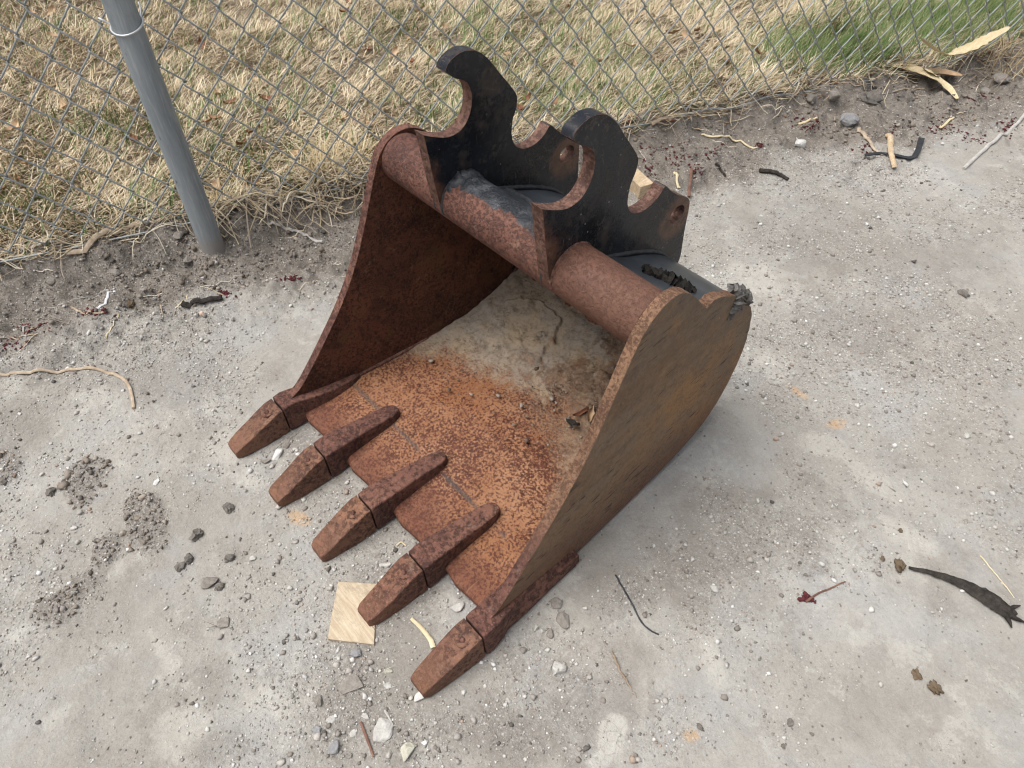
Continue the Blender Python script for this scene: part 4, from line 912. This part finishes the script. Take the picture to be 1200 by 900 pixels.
V, Fc, C = blades(X, Y, L, r_.uniform(0.0016, 0.0030, NB), ANG, lean, r_.uniform(-0.1, 0.5, NB), Cc)
tag(link('grass', big_mesh('grass', V, Fc, BLADE, True, {'tint': C})), 'patchy dormant lawn of tan and green grass behind the fence', 'grass', kind='stuff')

# dead straw tangled along the foot of the fence
def strands(count, sfun, nfun, Lr, Wr, seed, zr, palette, lift=0.0):
    rg = np.random.default_rng(seed); Vs = []; Fs = []; Cs = []; off = 0
    for i in range(count):
        s = sfun(rg); n = nfun(rg); L = rg.uniform(*Lr); a = rg.normal(0.0, 0.75) + (math.pi if rg.random() < 0.5 else 0)
        dirv = FD * math.cos(a) + FN * math.sin(a); pv = -FD * math.sin(a) + FN * math.cos(a); bend = rg.normal(0, 0.35); arch = rg.uniform(*zr)
        m_ = 7; t_ = np.linspace(0, 1, m_); c = FD * s + FN * n
        P = c[None] + np.outer((t_ - 0.5) * L, dirv) + np.outer(bend * L * (t_ - 0.5) ** 2, pv)
        P[:, 2] = height(P[:, 0], P[:, 1]) + 0.002 + lift * rg.random() + arch * 4 * t_ * (1 - t_) * rg.random()
        w = rg.uniform(*Wr) / 2 * np.array([0.7, 1, 1, 1, 0.9, 0.7, 0.3])
        tw = np.array([0, 0, 1.0]) * rg.uniform(-0.6, 0.6)
        e = pv + tw; V_ = np.stack([P - np.outer(w, e), P + np.outer(w, e)], 1).reshape(-1, 3)
        Vs.append(V_); Fs.append(np.array([(2 * k, 2 * k + 1, 2 * k + 3, 2 * k + 2) for k in range(m_ - 1)]) + off); off += 2 * m_
        Cs.append(np.repeat((np.array(palette[rg.integers(len(palette))]) * rg.uniform(0.75, 1.2))[None], 2 * m_, 0))
    return np.concatenate(Vs), np.concatenate(Fs), np.concatenate(Cs)
straw_pal = [(0.55, 0.46, 0.32), (0.47, 0.38, 0.26), (0.62, 0.56, 0.44), (0.36, 0.29, 0.20), (0.42, 0.35, 0.27)]
def sc(u, v):
    q = on_z(u, v, 0.05); return float(q @ FD), float(q @ FN)
sl, sr = sc(250, 255)[0], sc(470, 200)[0]
parts_ = [strands(420, lambda g: g.uniform(sl - 0.02, sr + 0.05), lambda g: FENCE_N + g.normal(0.005, 0.028), (0.04, 0.14), (0.0016, 0.0034), 1, (0.0, 0.03), straw_pal, 0.02),
          strands(170, lambda g: g.uniform(-1.2, sl), lambda g: FENCE_N + g.normal(0.025, 0.025), (0.03, 0.11), (0.0016, 0.0032), 2, (0.0, 0.02), straw_pal, 0.012),
          strands(420, lambda g: g.uniform(sr, 2.4), lambda g: FENCE_N + g.normal(0.02, 0.035), (0.03, 0.11), (0.0016, 0.003), 3, (0.0, 0.015), straw_pal, 0.008),
          strands(260, lambda g: g.uniform(1.55, 2.6), lambda g: FENCE_N + g.normal(0.03, 0.09), (0.05, 0.18), (0.0016, 0.003), 4, (0.0, 0.03), [(0.33, 0.25, 0.18), (0.42, 0.33, 0.24), (0.25, 0.18, 0.13)], 0.01),
          strands(90, lambda g: g.uniform(-1.2, 2.2), lambda g: FENCE_N - abs(g.normal(0.10, 0.10)), (0.02, 0.09), (0.0012, 0.0022), 6, (0.0, 0.004), straw_pal, 0.001)]
o_ = 0; Vs = []; Fs = []; Cs = []
for V, Fc, C in parts_:
    Vs.append(V); Fs.append(Fc + o_); Cs.append(C); o_ += len(V)
tag(link('straw_litter', big_mesh('straw_litter', np.concatenate(Vs), np.concatenate(Fs), BLADE, True, {'tint': np.concatenate(Cs)})), 'tangled dead straw along the foot of the fence', 'straw', kind='stuff')
# dry tufts at the fence foot
def tuft(u, v, cnt, Lr, lab, seed, spread=0.02):
    rg = np.random.default_rng(seed); c = G(u, v)
    a = rg.uniform(0, 6.283, cnt); X = c.x + rg.normal(0, spread, cnt); Y = c.y + rg.normal(0, spread, cnt)
    pal = np.array([(0.55, 0.42, 0.22), (0.62, 0.50, 0.30), (0.45, 0.34, 0.19), (0.66, 0.57, 0.40)])
    V, Fc, C = blades(X, Y, rg.uniform(*Lr, cnt), rg.uniform(0.0016, 0.0028, cnt), a, rg.uniform(0.1, 1.1, cnt), rg.uniform(0.2, 1.0, cnt), pal[rg.choice(4, cnt)] * rg.uniform(0.8, 1.15, (cnt, 1)))
    V = V - np.array([c.x, c.y, c.z]); o = link('dry_grass_tuft', big_mesh('dry_grass_tuft', V, Fc, BLADE, True, {'tint': C}), None, c); tag(o, lab, 'grass tuft')
tuft(378, 205, 150, (0.05, 0.13), 'golden dry grass tuft at fence foot beside the bucket', 5)
tuft(272, 232, 90, (0.04, 0.10), 'dry straw tuft at fence foot just right of the post', 6, 0.025)
tuft(425, 192, 80, (0.05, 0.13), 'dry grass tuft drooping over dirt right behind the bucket', 7, 0.02)
tuft(1170, 75, 90, (0.05, 0.14), 'brown dry tuft at fence foot in the far corner', 9, 0.04)

# long bent straws hanging over the bank by the post
def stick(name, pts, rpx, mat, label, cat, seed=0, taper=0.6, lift=0.0, sides=7, squash=0.85, wob=0.05, prof=None):
    rg = np.random.default_rng(900 + seed); c = G(*pts[len(pts) // 2]); r = rpx * 0.78 * mpp(*pts[len(pts) // 2])
    W = []
    for u, v in pts:
        g = G(u, v); W.append((g.x, g.y, g.z))
    P = catmull(W, n=5); P[:, 2] = height_fine(P[:, 0], P[:, 1]) + r * 0.75 + 0.0006 + lift
    P[1:-1] += rg.normal(size=(len(P) - 2, 3)) * r * wob
    t_ = np.linspace(0, 1, len(P)); R_ = r * (1 - (1 - taper) * t_) * rg.uniform(0.92, 1.08, len(P))
    if prof is not None: R_ = R_ * np.interp(t_, np.linspace(0, 1, len(prof)), prof)
    V, Fs = tube(P - np.array(c), R_, sides, squash)
    o = link(name, make_mesh(name, V, Fs, [mat], 55), None, c); return tag(o, label, cat)
STK = [
 ('stalk', [(-6, 438), (30, 438), (62, 437), (88, 434), (112, 433), (132, 439), (146, 446), (153, 456), (156, 468), (157, 480)], 2.6, STICK, 'long bent tan plant stalk reaching in from the side edge', 'stalk', 0.9),
 ('wire_scrap', [(721, 675), (730, 690), (739, 706), (752, 730), (762, 739), (772, 744)], 1.5, STRAP, 'thin bent black wire on dirt beside the bucket', 'wire', 0.8),
 ('stick', [(314, 264), (335, 270), (357, 277), (379, 285)], 3.0, GREY_STICK, 'straight pale stick on dirt between the post and the bucket', 'stick', 0.8),
 ('branch', [(80, 299), (105, 290), (135, 277), (163, 266)], 4.8, STICK, 'thick tan branch left of the fence post', 'branch', 0.9),
 ('stalk', [(0, 296), (40, 291), (75, 285), (110, 280), (140, 273), (165, 263), (215, 252)], 2.0, GREY_STICK, 'long thin grey stalk lying along the fence foot left of post', 'stalk', 0.6),
 ('stalk', [(18, 306), (45, 300), (78, 296), (100, 285)], 1.8, STRAW, 'short straw stalk under the fence at the left edge', 'stalk', 0.6),
 ('bark_piece', [(214, 358), (230, 355), (246, 353), (261, 351)], 5.0, BARK, 'blackish bark stick on dirt below the post', 'bark', 0.8),
 ('straw_tube', [(115, 363), (125, 352), (135, 342)], 2.0, WHITE_STRAW, 'short white plastic straw on reddish litter', 'straw', 1.0),
 ('twig', [(84, 360), (92, 366), (102, 369), (113, 368), (122, 367)], 2.0, STICK, 'thin brown twig beside the white plastic straw', 'twig', 0.7),
 ('dry_straw', [(28, 390), (45, 374), (65, 361), (95, 350), (125, 337)], 1.1, GREY_STICK, 'long fine grey stem slanting up from the side edge', 'stem', 0.6),
 ('dry_straw', [(-4, 398), (14, 396), (30, 394), (44, 392)], 1.2, STICK, 'short fine stem on red blossom litter at the edge', 'stem', 0.6),
 ('dry_straw', [(125, 397), (131, 384), (139, 368)], 1.1, STRAW, 'short fine straw below the white plastic straw', 'stem', 0.6),
 ('dry_straw', [(206, 362), (213, 355), (220, 346)], 1.1, STRAW, 'short fine straw touching the blackish bark stick', 'stem', 0.6),
 ('bark_piece', [(890, 202), (902, 203), (914, 207), (923, 212)], 4.0, BARK, 'small curled dark bark piece on dirt behind the bucket', 'bark', 0.6),
 ('dry_straw', [(822, 159), (840, 162), (862, 167), (887, 174)], 2.0, STRAW, 'bright yellow straw below the fence wire', 'straw', 0.8),
 ('lath', [(1129, 199), (1150, 179), (1172, 159), (1200, 135)], 2.6, GREY_STICK, 'long thin pale grey lath at the far right edge', 'lath', 0.95),
 ('wood_splinter', [(1006, 152), (1013, 162), (1020, 171), (1028, 181)], 3.4, STICK, 'tan wood splinter crossing under the black strap, farther one', 'splinter', 0.5),
 ('wood_splinter', [(1040, 160), (1042, 172), (1044, 186), (1047, 199)], 4.6, TIMBER, 'broad pale wood splinter under the middle of the black strap', 'splinter', 0.8),
 ('stick', [(790, 204), (793, 212), (796, 221)], 2.2, STRAW, 'short straw stub behind the near hook plate', 'straw', 0.8),
 ('stick', [(810, 200), (809, 214), (807, 232)], 2.4, REDTWIG, 'reddish stick standing out behind the near hook plate', 'stick', 0.9),
 ('twig', [(838, 193), (844, 200), (850, 208)], 2.2, BARK, 'short dark twig on dirt behind the bucket', 'twig', 0.7),
 ('stick', [(763, 148), (770, 144), (778, 141), (789, 140)], 3.6, ORANGE_WOOD, 'short curved brown stick touching the bottom fence wire', 'stick', 0.8),
 ('twig', [(944, 706), (958, 696), (973, 690), (990, 682)], 1.8, REDTWIG, 'short dark reddish twig lying alone on open dirt', 'twig', 0.5),
 ('wood_splinter', [(717, 764), (724, 780), (733, 798), (746, 818)], 5.0, ORANGE_WOOD, 'orange-brown rotten wood splinter half sunk in the dirt', 'splinter', 0.9),
 ('twig', [(423, 847), (428, 860), (433, 873), (438, 887)], 2.2, REDTWIG, 'reddish brown twig among pale stones at the lower edge', 'twig', 0.8),
 ('twig', [(451, 833), (456, 841), (461, 852)], 2.0, GREY_STICK, 'small dark grey twig between pale stones near lower edge', 'twig', 0.6),
 ('root', [(482, 726), (491, 734), (499, 743), (505, 751), (508, 760)], 2.6, STRAW, 'cream coloured root piece between the two nearest teeth', 'root', 1.6),
 ('dry_straw', [(1148, 652), (1162, 668), (1176, 685), (1188, 701)], 1.1, STRAW, 'fine straw leaning beside the black rotten stalk', 'straw', 0.7),
 ('twig', [(465, 640), (470, 636), (476, 640)], 1.4, STRAW, 'tiny pale twig between the third and fourth teeth', 'twig', 0.6),
 ('dry_straw', [(980, 98), (1010, 101), (1060, 104), (1110, 104), (1165, 88)], 1.0, STICK, 'long fine stem lying past the corn husk', 'stem', 0.6),
 ('stick', [(935, 146), (942, 145), (957, 139)], 2.6, HUSK, 'small pale yellow husk sliver on dirt', 'husk', 0.5),
 ('stick', [(1102, 146), (1108, 146), (1117, 139)], 2.4, HUSK, 'small curved cream husk sliver below the big corn husk', 'husk', 0.6),
]
for i, (nm, pts, rp, mt, lab, cat, tp_) in enumerate(STK):
    if lab: stick(nm, pts, rp, mt, lab, cat, i, tp_, *((-0.004, 9, 0.4, 0.25, [0.5, 1.0, 1.1, 0.8, 0.35]) if 'half sunk' in lab else ()))
# straws arching from the thatch down the bank
for i, (pts, lab) in enumerate([([(272, 240), (268, 255), (272, 270), (281, 290)], 'long straw drooping over the bank right beside the post'), ([(276, 232), (290, 248), (305, 258), (320, 275)], 'second straw drooping from the thatch right of the post'),
                                ([(374, 215), (375, 235), (376, 250), (376, 268)], 'straw hanging straight down from the golden tuft'), ([(305, 240), (325, 248), (340, 253), (354, 257)], 'straw lying over the bank below the thatch')]):
    stick('dry_straw', pts, 1.2, STRAW, lab, 'straw', 40 + i, 0.6, 0.006)

# ---------------------------------------------------------------- stones and clods
def rock_mesh(name, r, mat, seed):
    """angular broken stone: convex hull of scattered points, edges knocked off"""
    rg = np.random.default_rng(seed); bm = bmesh.new()
    for _ in range(16):
        p = rg.normal(size=3); p /= np.linalg.norm(p); p *= rg.uniform(0.82, 1.08)
        bm.verts.new((p[0] * r[0], p[1] * r[1], p[2] * r[2]))
    h = bmesh.ops.convex_hull(bm, input=bm.verts[:]); 
    loose = [v for v in bm.verts if not v.link_faces]; bmesh.ops.delete(bm, geom=loose, context='VERTS')
    bmesh.ops.bevel(bm, geom=bm.edges[:] + bm.verts[:], offset=min(r) * 0.16, segments=1, affect='EDGES', profile=0.5)
    bmesh.ops.recalc_face_normals(bm, faces=bm.faces)
    me = bpy.data.meshes.new(name); bm.to_mesh(me); bm.free(); me.materials.append(mat); return me
def stone(u, v, dpx, mat, label, name='stone', cat='stone', flat=0.6, seed=0, asp=1.0, ang=0.0, sink=0.25, amp=0.22):
    g = G(u, v); r = dpx / 2 * mpp(u, v)
    if name == 'stone' or mat == CLOD: me = rock_mesh(name, (r * 1.05, r * asp, r * flat), mat, 300 + seed)
    else: me = lump(name, (0, 0, 0), (r * 0.88, r * 0.88 * asp, r * 0.88 * flat), mat, 300 + seed, 3 if dpx > 9 else 2, 0.34, 2.6)
    o = link(name, me, None, Vector((g.x, g.y, g.z + r * flat * (1 - 2 * sink)))); o.rotation_euler = (random.uniform(-.1, .1), random.uniform(-.1, .1), ang); return tag(o, label, cat)
STN = [
 (537, 712, 21, PALE, 'pale flat stone between the two nearest teeth', .4, .75), (655, 784, 21, PALE, 'single pale angular stone on dirt right of the nearest tooth', .8, .95), (494, 816, 19, WHITEST, 'white stone touching the tip of the nearest tooth', .6, 1.3),
 (451, 662, 17, PALE, 'flat pale stone in front of the gap between third and fourth teeth', .3, .7), (443, 652, 13, CLOD, 'grey flake beside the third tooth', .3, .6), (449, 857, 27, PALE, 'pale grey stone at lower edge, beside a reddish twig', .35, 1.3),
 (477, 881, 27, CREAM, 'largest cream stone at the lower edge', .45, .8), (411, 806, 34, CLOD, 'round flat brown clod sunk in dirt below the wood chip', .2, .95), (263, 731, 19, CLOD, 'lone grey clod pressed into dirt, lower left', .5, .9),
 (246, 683, 20, CLOD, 'pale grey clod beside small dark clods', .7, 1.3), (232, 627, 18, DKCLOD, 'dark rounded clod in front of the teeth', .75, .85), (268, 596, 14, DKCLOD, 'dark clod nearest the second tooth tip', .7, .8),
 (269, 655, 11, DKCLOD, 'small dark crumb right of the pale grey clod', .8, 1.1), (258, 688, 11, DKCLOD, 'small dark crumb touching the pale grey clod', .8, 1.0), (222, 656, 14, DKCLOD, 'dark clod upper left of the pale grey clod', .7, .7),
 (212, 664, 13, DKCLOD, 'dark crumb lowest of the clod pair left of the pale grey clod', .6, .9), (184, 565, 11, WHITEST, 'small bright white stone on bare dirt left of the teeth', .4, .8), (836, 691, 13, PALE, 'small pale stone on gritty dirt right of the bucket', .7, .9),
 (938, 171, 18, WHITEST, 'white stone below the fence wire on the bank', .7, .7), (993, 143, 24, GREYST, 'large grey rock at the foot of the bank', .8, 1.1), (105, 391, 11, WHITEST, 'small white stone below the white plastic straw', .5, .5),
 (153, 357, 10, BROWNST, 'small brown lump right of the white plastic straw', .8, 1.1), (237, 368, 10, PEACH, 'peach coloured pebble below the bark stick', .6, .7), (326, 533, 20, WHITEST, 'white chalky stone between the first and second teeth', .4, .7),
 (338, 520, 17, CLOD, 'grey stone flake between first and second teeth, nearer the lip', .4, .8), (314, 541, 16, CLOD, 'grey flake between first and second teeth, nearer the tips', .3, .6), (346, 527, 12, PALE, 'thin pale chip between first and second teeth', .3, .5),
 (374, 823, 17, CLOD, 'grey angular stone below the wood chip', .6, .9), (388, 843, 13, PALE, 'pale stone in the cluster at lower edge', .5, 1.0), (371, 856, 14, GREYST, 'dark grey stone at left of the lower cluster', .6, .9),
 (391, 876, 18, GREYST, 'grey stone lowest in the lower cluster', .6, 1.1), (414, 860, 11, PALE, 'small pale stone left of the reddish twig', .6, .8), (427, 841, 12, PALE, 'pale pebble above the reddish twig', .6, .9), (418, 767, 17, GREYST, 'grey stone just below the wood chip', .7, .8),
 (454, 803, 12, PALE, 'whitish pebble left of the nearest tooth', .5, .8), (455, 787, 12, CREAM, 'cream pebble between the wood chip and the nearest tooth', .5, .8), (1095, 807, 15, BROWNST, 'dark brown crumb on dirt, lower right', .7, 1.1), (1074, 791, 15, BROWNST, 'flat brown crumb above the dark one, lower right', .2, .8),
 (1054, 664, 20, BROWNST, 'brown dung-like clod at the tip of the black stalk', .55, .7), (1034, 655, 8, BROWNST, 'small brown crumb next to the brown clod', .6, .9), (1129, 345, 9, DKCLOD, 'small upright dark stone on open dirt at right', .9, 1.7), (1055, 622, 7, BROWNST, 'tiny dark crumb above the black rotten stalk', .5, .8),
 (536, 690, 10, GREYST, 'small grey flake under the lip near the last tooth', .5, .6), (530, 682, 11, GREYST, 'grey flake under the lip beside the fourth adapter', .5, .7), (653, 650, 0, GREYST, '', .5, .8),
 (628, 737, 10, PALE, 'small whitish pebble close to the wear strip', .8, .9), (635, 740, 8, PALE, 'second small whitish pebble close to the wear strip', .8, .9), (646, 742, 13, CLOD, 'grey pebble right of the two whitish ones', .7, 1.3), (652, 708, 16, CLOD, 'grey clod beside the rear end of the wear strip', .5, 1.0),
 (660, 728, 20, CLOD, 'flat grey clod below the rear end of the wear strip', .5, 1.2), (613, 762, 10, CLOD, 'grey pebble right of the nearest tooth', .7, 1.0), (60, 577, 13, DKCLOD, 'dark crumb in the leftmost soil patch', .6, .8), (5, 565, 13, DKCLOD, 'dark clod at the extreme left edge', .6, .7), (50, 556, 8, PALE, 'small light pebble left of the soil patch', .6, .8),
 (820, 852, 10, DKCLOD, 'small dark crumb near the lower edge, right half', .5, .7), (926, 847, 9, DKCLOD, 'dark speck of soil near lower right', .5, 1.1), (918, 875, 7, DKCLOD, 'tiny dark speck lowest at right', .5, .7), (1000, 830, 0, DKCLOD, '', .5, 1.0), (296, 655, 9, PALE, 'pair of tiny pale pebbles, left one', .7, .9), (340, 690, 9, PALE, 'tiny pale pebble above the wood chip', .7, .8),
 (1128, 742, 0, DKCLOD, '', .5, 1.0), (1010, 600, 7, PALE, 'tiny pale pebble in the open right area', .7, .8), (1074, 613, 7, PALE, 'pale pebble on smooth dirt at right, upper', .7, .8), (1133, 512, 8, PALE, 'pale pebble on smooth dirt at far right', .7, 1.3), (1061, 568, 8, WHITEST, 'white pebble on smooth dirt right of the orange stain', .7, .9),
 (1152, 110, 20, CLOD, 'grey clod on the bank at far right', .6, .8), (1172, 95, 24, CLOD, 'larger grey clod on the bank at the right edge', .6, .9), (905, 92, 0, CLOD, '', .6, .8), (1020, 118, 26, DKCLOD, 'dark soil clod on the bank left of the corn husk', .6, .9), (1060, 118, 22, DKCLOD, 'dark soil clod under the corn husk', .6, .9),
 (975, 120, 24, CLOD, 'brown-grey soil clod on the bank behind the grey rock', .6, .9), (950, 118, 20, CLOD, 'soil clod on the bank above the white stone', .6, .8), (1110, 90, 20, DKCLOD, 'dark clod right of the corn husk', .6, .9), (220, 305, 16, CLOD, 'soil clod at the bank left of the post base', .5, .8), (60, 330, 14, CLOD, 'soil lump on the left bank', .4, .8), (345, 300, 12, CLOD, 'small soil clod near the pale stick', .5, .8), (135, 320, 18, CLOD, 'flat soil lump between branch and bark stick', .4, .7), (270, 262, 14, CLOD, 'soil lump right against the post', .6, .9), (210, 278, 18, CLOD, 'soil lump against the left of the post', .6, .9)]
for i, (u, v, dp, mt, lab, fl, asp) in enumerate(STN):
    if not lab: continue
    nm = 'soil_clod' if mt in (CLOD, DKCLOD, BROWNST) else 'stone'
    stone(u, v, dp, mt, lab, nm, 'clod' if nm == 'soil_clod' else 'stone', fl, i, asp, random.uniform(0, 3.1), 0.30, 0.24 if nm == 'stone' else 0.30)

# ---------------------------------------------------------------- wood chip under a tooth, timber behind the bucket
def slab(name, px, thick, mat, label, cat, lift=0.0, bev=0.001):
    P = [G(u, v) for u, v in px]; c = sum(P, Vector()) / len(P); zb = min(p.z for p in P)
    V = [(p.x - c.x, p.y - c.y, 0.001) for p in P] + [(p.x - c.x, p.y - c.y, thick) for p in P]; k = len(P)
    Fs = [tuple(range(k))[::-1], tuple(range(k, 2 * k))] + [(i, (i + 1) % k, k + (i + 1) % k, k + i) for i in range(k)]
    o = link(name, orient(make_mesh(name, V, Fs, [mat], 30)), None, Vector((c.x, c.y, zb + lift))); bevel(o, bev, 2); return tag(o, label, cat)
slab('wood_chip', [(397, 683), (420, 684), (444, 686), (441, 720), (439, 757), (412, 754), (385, 751), (391, 715)], 0.0075, PALE_WOOD, 'flat pale wood chip in front of a bucket tooth', 'wood chip')
t0 = G(756, 232); t1 = t0 + Vector((-0.34, 0.10, 0.0)); dv = (t1 - t0).normalized(); sv = Vector((-dv.y, dv.x, 0))
V = []
for e in (0.0, 0.36):
    for a, b in ((-.02, 0), (.02, 0), (.02, .038), (-.02, .038)):
        q = dv * e + sv * a; V.append((q.x, q.y, b))
Fs = [(0, 1, 2, 3), (7, 6, 5, 4), (0, 4, 5, 1), (1, 5, 6, 2), (2, 6, 7, 3), (3, 7, 4, 0)]
o = link('timber_block', orient(make_mesh('timber_block', V, Fs, [TIMBER], 30)), None, Vector((t0.x, t0.y, H(t0.x, t0.y) - 0.001))); bevel(o, 0.0015, 2)
tag(o, 'pale squared timber offcut on the ground behind the bucket', 'timber')

# ---------------------------------------------------------------- corn husks, rotten stalk, strap
def ribbon(name, pts, wpx, mat, label, cat, lift=0.002, cup=0.35, seed=0, parent_only=False, rag=0.12, thick=0.0007, arch=0.0, at=None):
    G_ = G if at is None else (lambda u, v: Vector(on_fence(u, v, at)))
    rg = np.random.default_rng(700 + seed); c = G_(*pts[len(pts) // 2]); k = mpp(*pts[len(pts) // 2])
    W = np.array([tuple(G_(u, v)) for u, v in pts]); P = catmull(W, n=6); wp = np.interp(np.linspace(0, 1, len(P)), np.linspace(0, 1, len(wpx)), wpx) * k / 2
    T = np.gradient(P, axis=0); T /= np.linalg.norm(T, axis=1)[:, None]; N_ = np.c_[-T[:, 1], T[:, 0], np.zeros(len(P))]; N_ /= np.linalg.norm(N_, axis=1)[:, None]
    V = []; Fs = []; J = 7; n = len(P)
    for i in range(n):
        for j in range(J):
            q = -1 + 2 * j / (J - 1); w = wp[i] * (1 + rg.uniform(-rag, rag) * abs(q))
            V.append(P[i] + N_[i] * w * q + np.array([0, 0, lift + cup * wp[i] * q * q + arch * math.sin(math.pi * i / (n - 1)) + 0.05 * wp[i] * math.sin(j * 2.2 + i * 0.2)]))
    for i in range(n - 1):
        for j in range(J - 1): Fs.append((i * J + j, i * J + j + 1, (i + 1) * J + j + 1, (i + 1) * J + j))
    V = np.array(V) - np.array(c); nv = len(V); V2 = V - np.array([0, 0, thick]); Fs2 = [tuple(a + nv for a in f[::-1]) for f in Fs]
    o = link(name, make_mesh(name, np.r_[V, V2], Fs + Fs2, [mat], 60), None, c); return tag(o, label, cat)
ribbon('corn_husk', [(1044, 83), (1060, 90), (1082, 97), (1104, 108), (1119, 121)], [5, 20, 19, 13, 4], HUSK, 'pale corn husk on the bank below the fence', 'corn husk', 0.014, 0.16, 1, arch=0.012)
ribbon('corn_husk', [(1076, 98), (1090, 95), (1106, 96), (1123, 98)], [6, 16, 17, 4], LEAF_B, 'peach corn husk flap lying across the pale husk', 'corn husk', 0.024, 0.3, 2)
ribbon('husk_band', [(1080, 97), (1088, 97), (1096, 98)], [15, 16, 15], CARD, 'small brown scrap across the two corn husks', 'scrap', 0.027, 0.1, 3)
ribbon('corn_husk', [(1110, 66), (1126, 62), (1148, 52), (1166, 43), (1182, 33)], [3, 12, 16, 11, 3], HUSK, 'pale corn husk caught in the fence mesh, far corner', 'corn husk', 0.004, 0.25, 4, at=FENCE_N - 0.03, rag=0.3)
ribbon('corn_husk', [(1078, 46), (1086, 54), (1098, 62), (1111, 66)], [3, 12, 15, 5], HUSK, 'narrow corn husk strip joining the far corner husk', 'corn husk', 0.004, 0.25, 5, at=FENCE_N - 0.03, rag=0.3)
ribbon('rubber_strap', [(1013, 184), (1030, 182), (1048, 184), (1066, 187), (1074, 180), (1079, 164)], [5, 5, 6, 6, 6, 7], STRAP, 'bent black rubber strap lying over wood splinters', 'strap', 0.006, 0.05, 6, rag=0.05, thick=0.002)
stick('rotten_stalk', [(1064, 666), (1085, 671), (1105, 677), (1122, 684), (1140, 693), (1156, 702), (1172, 713), (1186, 724)], 8.0, BARK, 'flattened black rotten plant stalk with frayed end, far right', 'stalk', 77, 1.0, -0.003, 13, 0.35, 0.04, [0.3, 0.5, 0.75, 1.0, 1.4, 1.75, 1.7, 1.2])
rs = bpy.data.objects['rotten_stalk']
for v in rs.data.vertices: pass
for i, (a, b, c2) in enumerate([((1180, 716), (1188, 712), (1194, 711)), ((1184, 724), (1193, 728), (1200, 731)), ((1178, 724), (1182, 731), (1184, 737))]):
    q = [np.array(G(*w)) + np.array([0, 0, 0.004]) for w in (a, b, c2)]
    V, Fs = tube(np.array(q) - np.array(rs.location), [0.004, 0.0028, 0.001], 6); link('frayed_end', make_mesh('frayed_end', V, Fs, [BARK], 60), rs)

# ---------------------------------------------------------------- fallen leaves
LM = [leaf_mesh('fallen_leaf', 0.046, 0.024, 0.35, m_, 80 + i) for i, m_ in enumerate((LEAF_A, LEAF_B, LEAF_C, LEAF_A, LEAF_B))]
rl = np.random.default_rng(15)
cnt = 0
while cnt < 70:
    u, v = rl.uniform(0, 1190), rl.uniform(0, 240)
    p = on_z(u, v, 0.075); n = p @ FN; s = p @ FD
    if not (FENCE_N + 0.01 < n < 2.6) : continue
    o = link('fallen_leaf', LM[rl.integers(5)], None, Vector((p[0], p[1], H(p[0], p[1]) + rl.uniform(0.012, 0.028)))); o.rotation_euler = (rl.uniform(-.5, .5), rl.uniform(-.5, .5), rl.uniform(0, 6.28))
    sc_ = rl.uniform(0.45, 0.95); o.scale = (sc_, sc_, sc_)
    tag(o, 'small curled brown dead leaf lying in the lawn behind the fence', 'leaf', 'dead leaves in the lawn'); cnt += 1
# leaf crumbs and bark bits along the fence foot, uncountable
def crumbs(count, fun, size, seed, mat, flatness=0.25):
    rg = np.random.default_rng(seed); IV, IF = ico(); Vs = []; X = []; Y = []
    for i in range(count):
        x, y = fun(rg); X.append(x); Y.append(y)
    X, Y = np.array(X), np.array(Y); R = rg.uniform(*size, count); Z = height_fine(X, Y)
    D = IV[None] * rg.uniform(0.6, 1.4, (count, 12, 1)) * np.stack([R * rg.uniform(1, 2.4, count), R, R * flatness], 1)[:, None, :]
    a = rg.uniform(0, 6.28, count); ca, sa = np.cos(a)[:, None], np.sin(a)[:, None]
    V = np.stack([D[..., 0] * ca - D[..., 1] * sa + X[:, None], D[..., 0] * sa + D[..., 1] * ca + Y[:, None], D[..., 2] + (Z + R * 0.25)[:, None]], -1)
    return V.reshape(-1, 3), (IF[None] + 12 * np.arange(count)[:, None, None]).reshape(-1, 3)
def along(s0, s1, n0, sd):
    def f(g):
        s, n = g.uniform(s0, s1), g.normal(n0, sd); q = FD * s + FN * n; return q[0], q[1]
    return f
V, Fc = crumbs(520, along(0.35, 2.5, FENCE_N + 0.03, 0.03), (0.002, 0.0065), 71, None, 0.3)
pal = np.array([(0.25, 0.14, 0.085), (0.36, 0.24, 0.15), (0.18, 0.08, 0.05), (0.45, 0.33, 0.22)])
tag(link('leaf_litter', big_mesh('leaf_litter', V, Fc, PEBBLE, False, {'tint': np.repeat(pal[rl.choice(4, 520)], 12, 0)})), 'broken brown leaf and bark litter along the fence foot', 'leaf litter', kind='stuff')
spots = [(112, 366, 14, 5), (18, 402, 20, 8), (40, 385, 25, 6), (340, 326, 14, 4), (265, 343, 8, 4), (1015, 172, 22, 8), (1048, 150, 16, 8), (1100, 150, 20, 10), (832, 178, 14, 8), (815, 200, 12, 8), (760, 196, 10, 14), (1180, 150, 20, 12), (1140, 165, 20, 8),
         (950, 150, 16, 6), (940, 140, 20, 6), (800, 185, 20, 10), (770, 175, 30, 10), (1150, 112, 25, 8), (452, 578, 4, 3), (946, 703, 8, 5), (985, 60, 0, 0), (890, 170, 5, 3)]
def flower_pt(g):
    u, v, a, b = spots[g.integers(len(spots))]; q = G(u + g.normal(0, a * 0.5), v + g.normal(0, b * 0.5)); return q.x, q.y
V, Fc = crumbs(620, flower_pt, (0.0012, 0.0034), 73, None, 0.6)
tag(link('maple_blossom_litter', big_mesh('maple_blossom_litter', V, Fc, FLOWER, False)), 'dark red fallen blossom crumbs in small clusters on the dirt', 'blossom litter', kind='stuff')
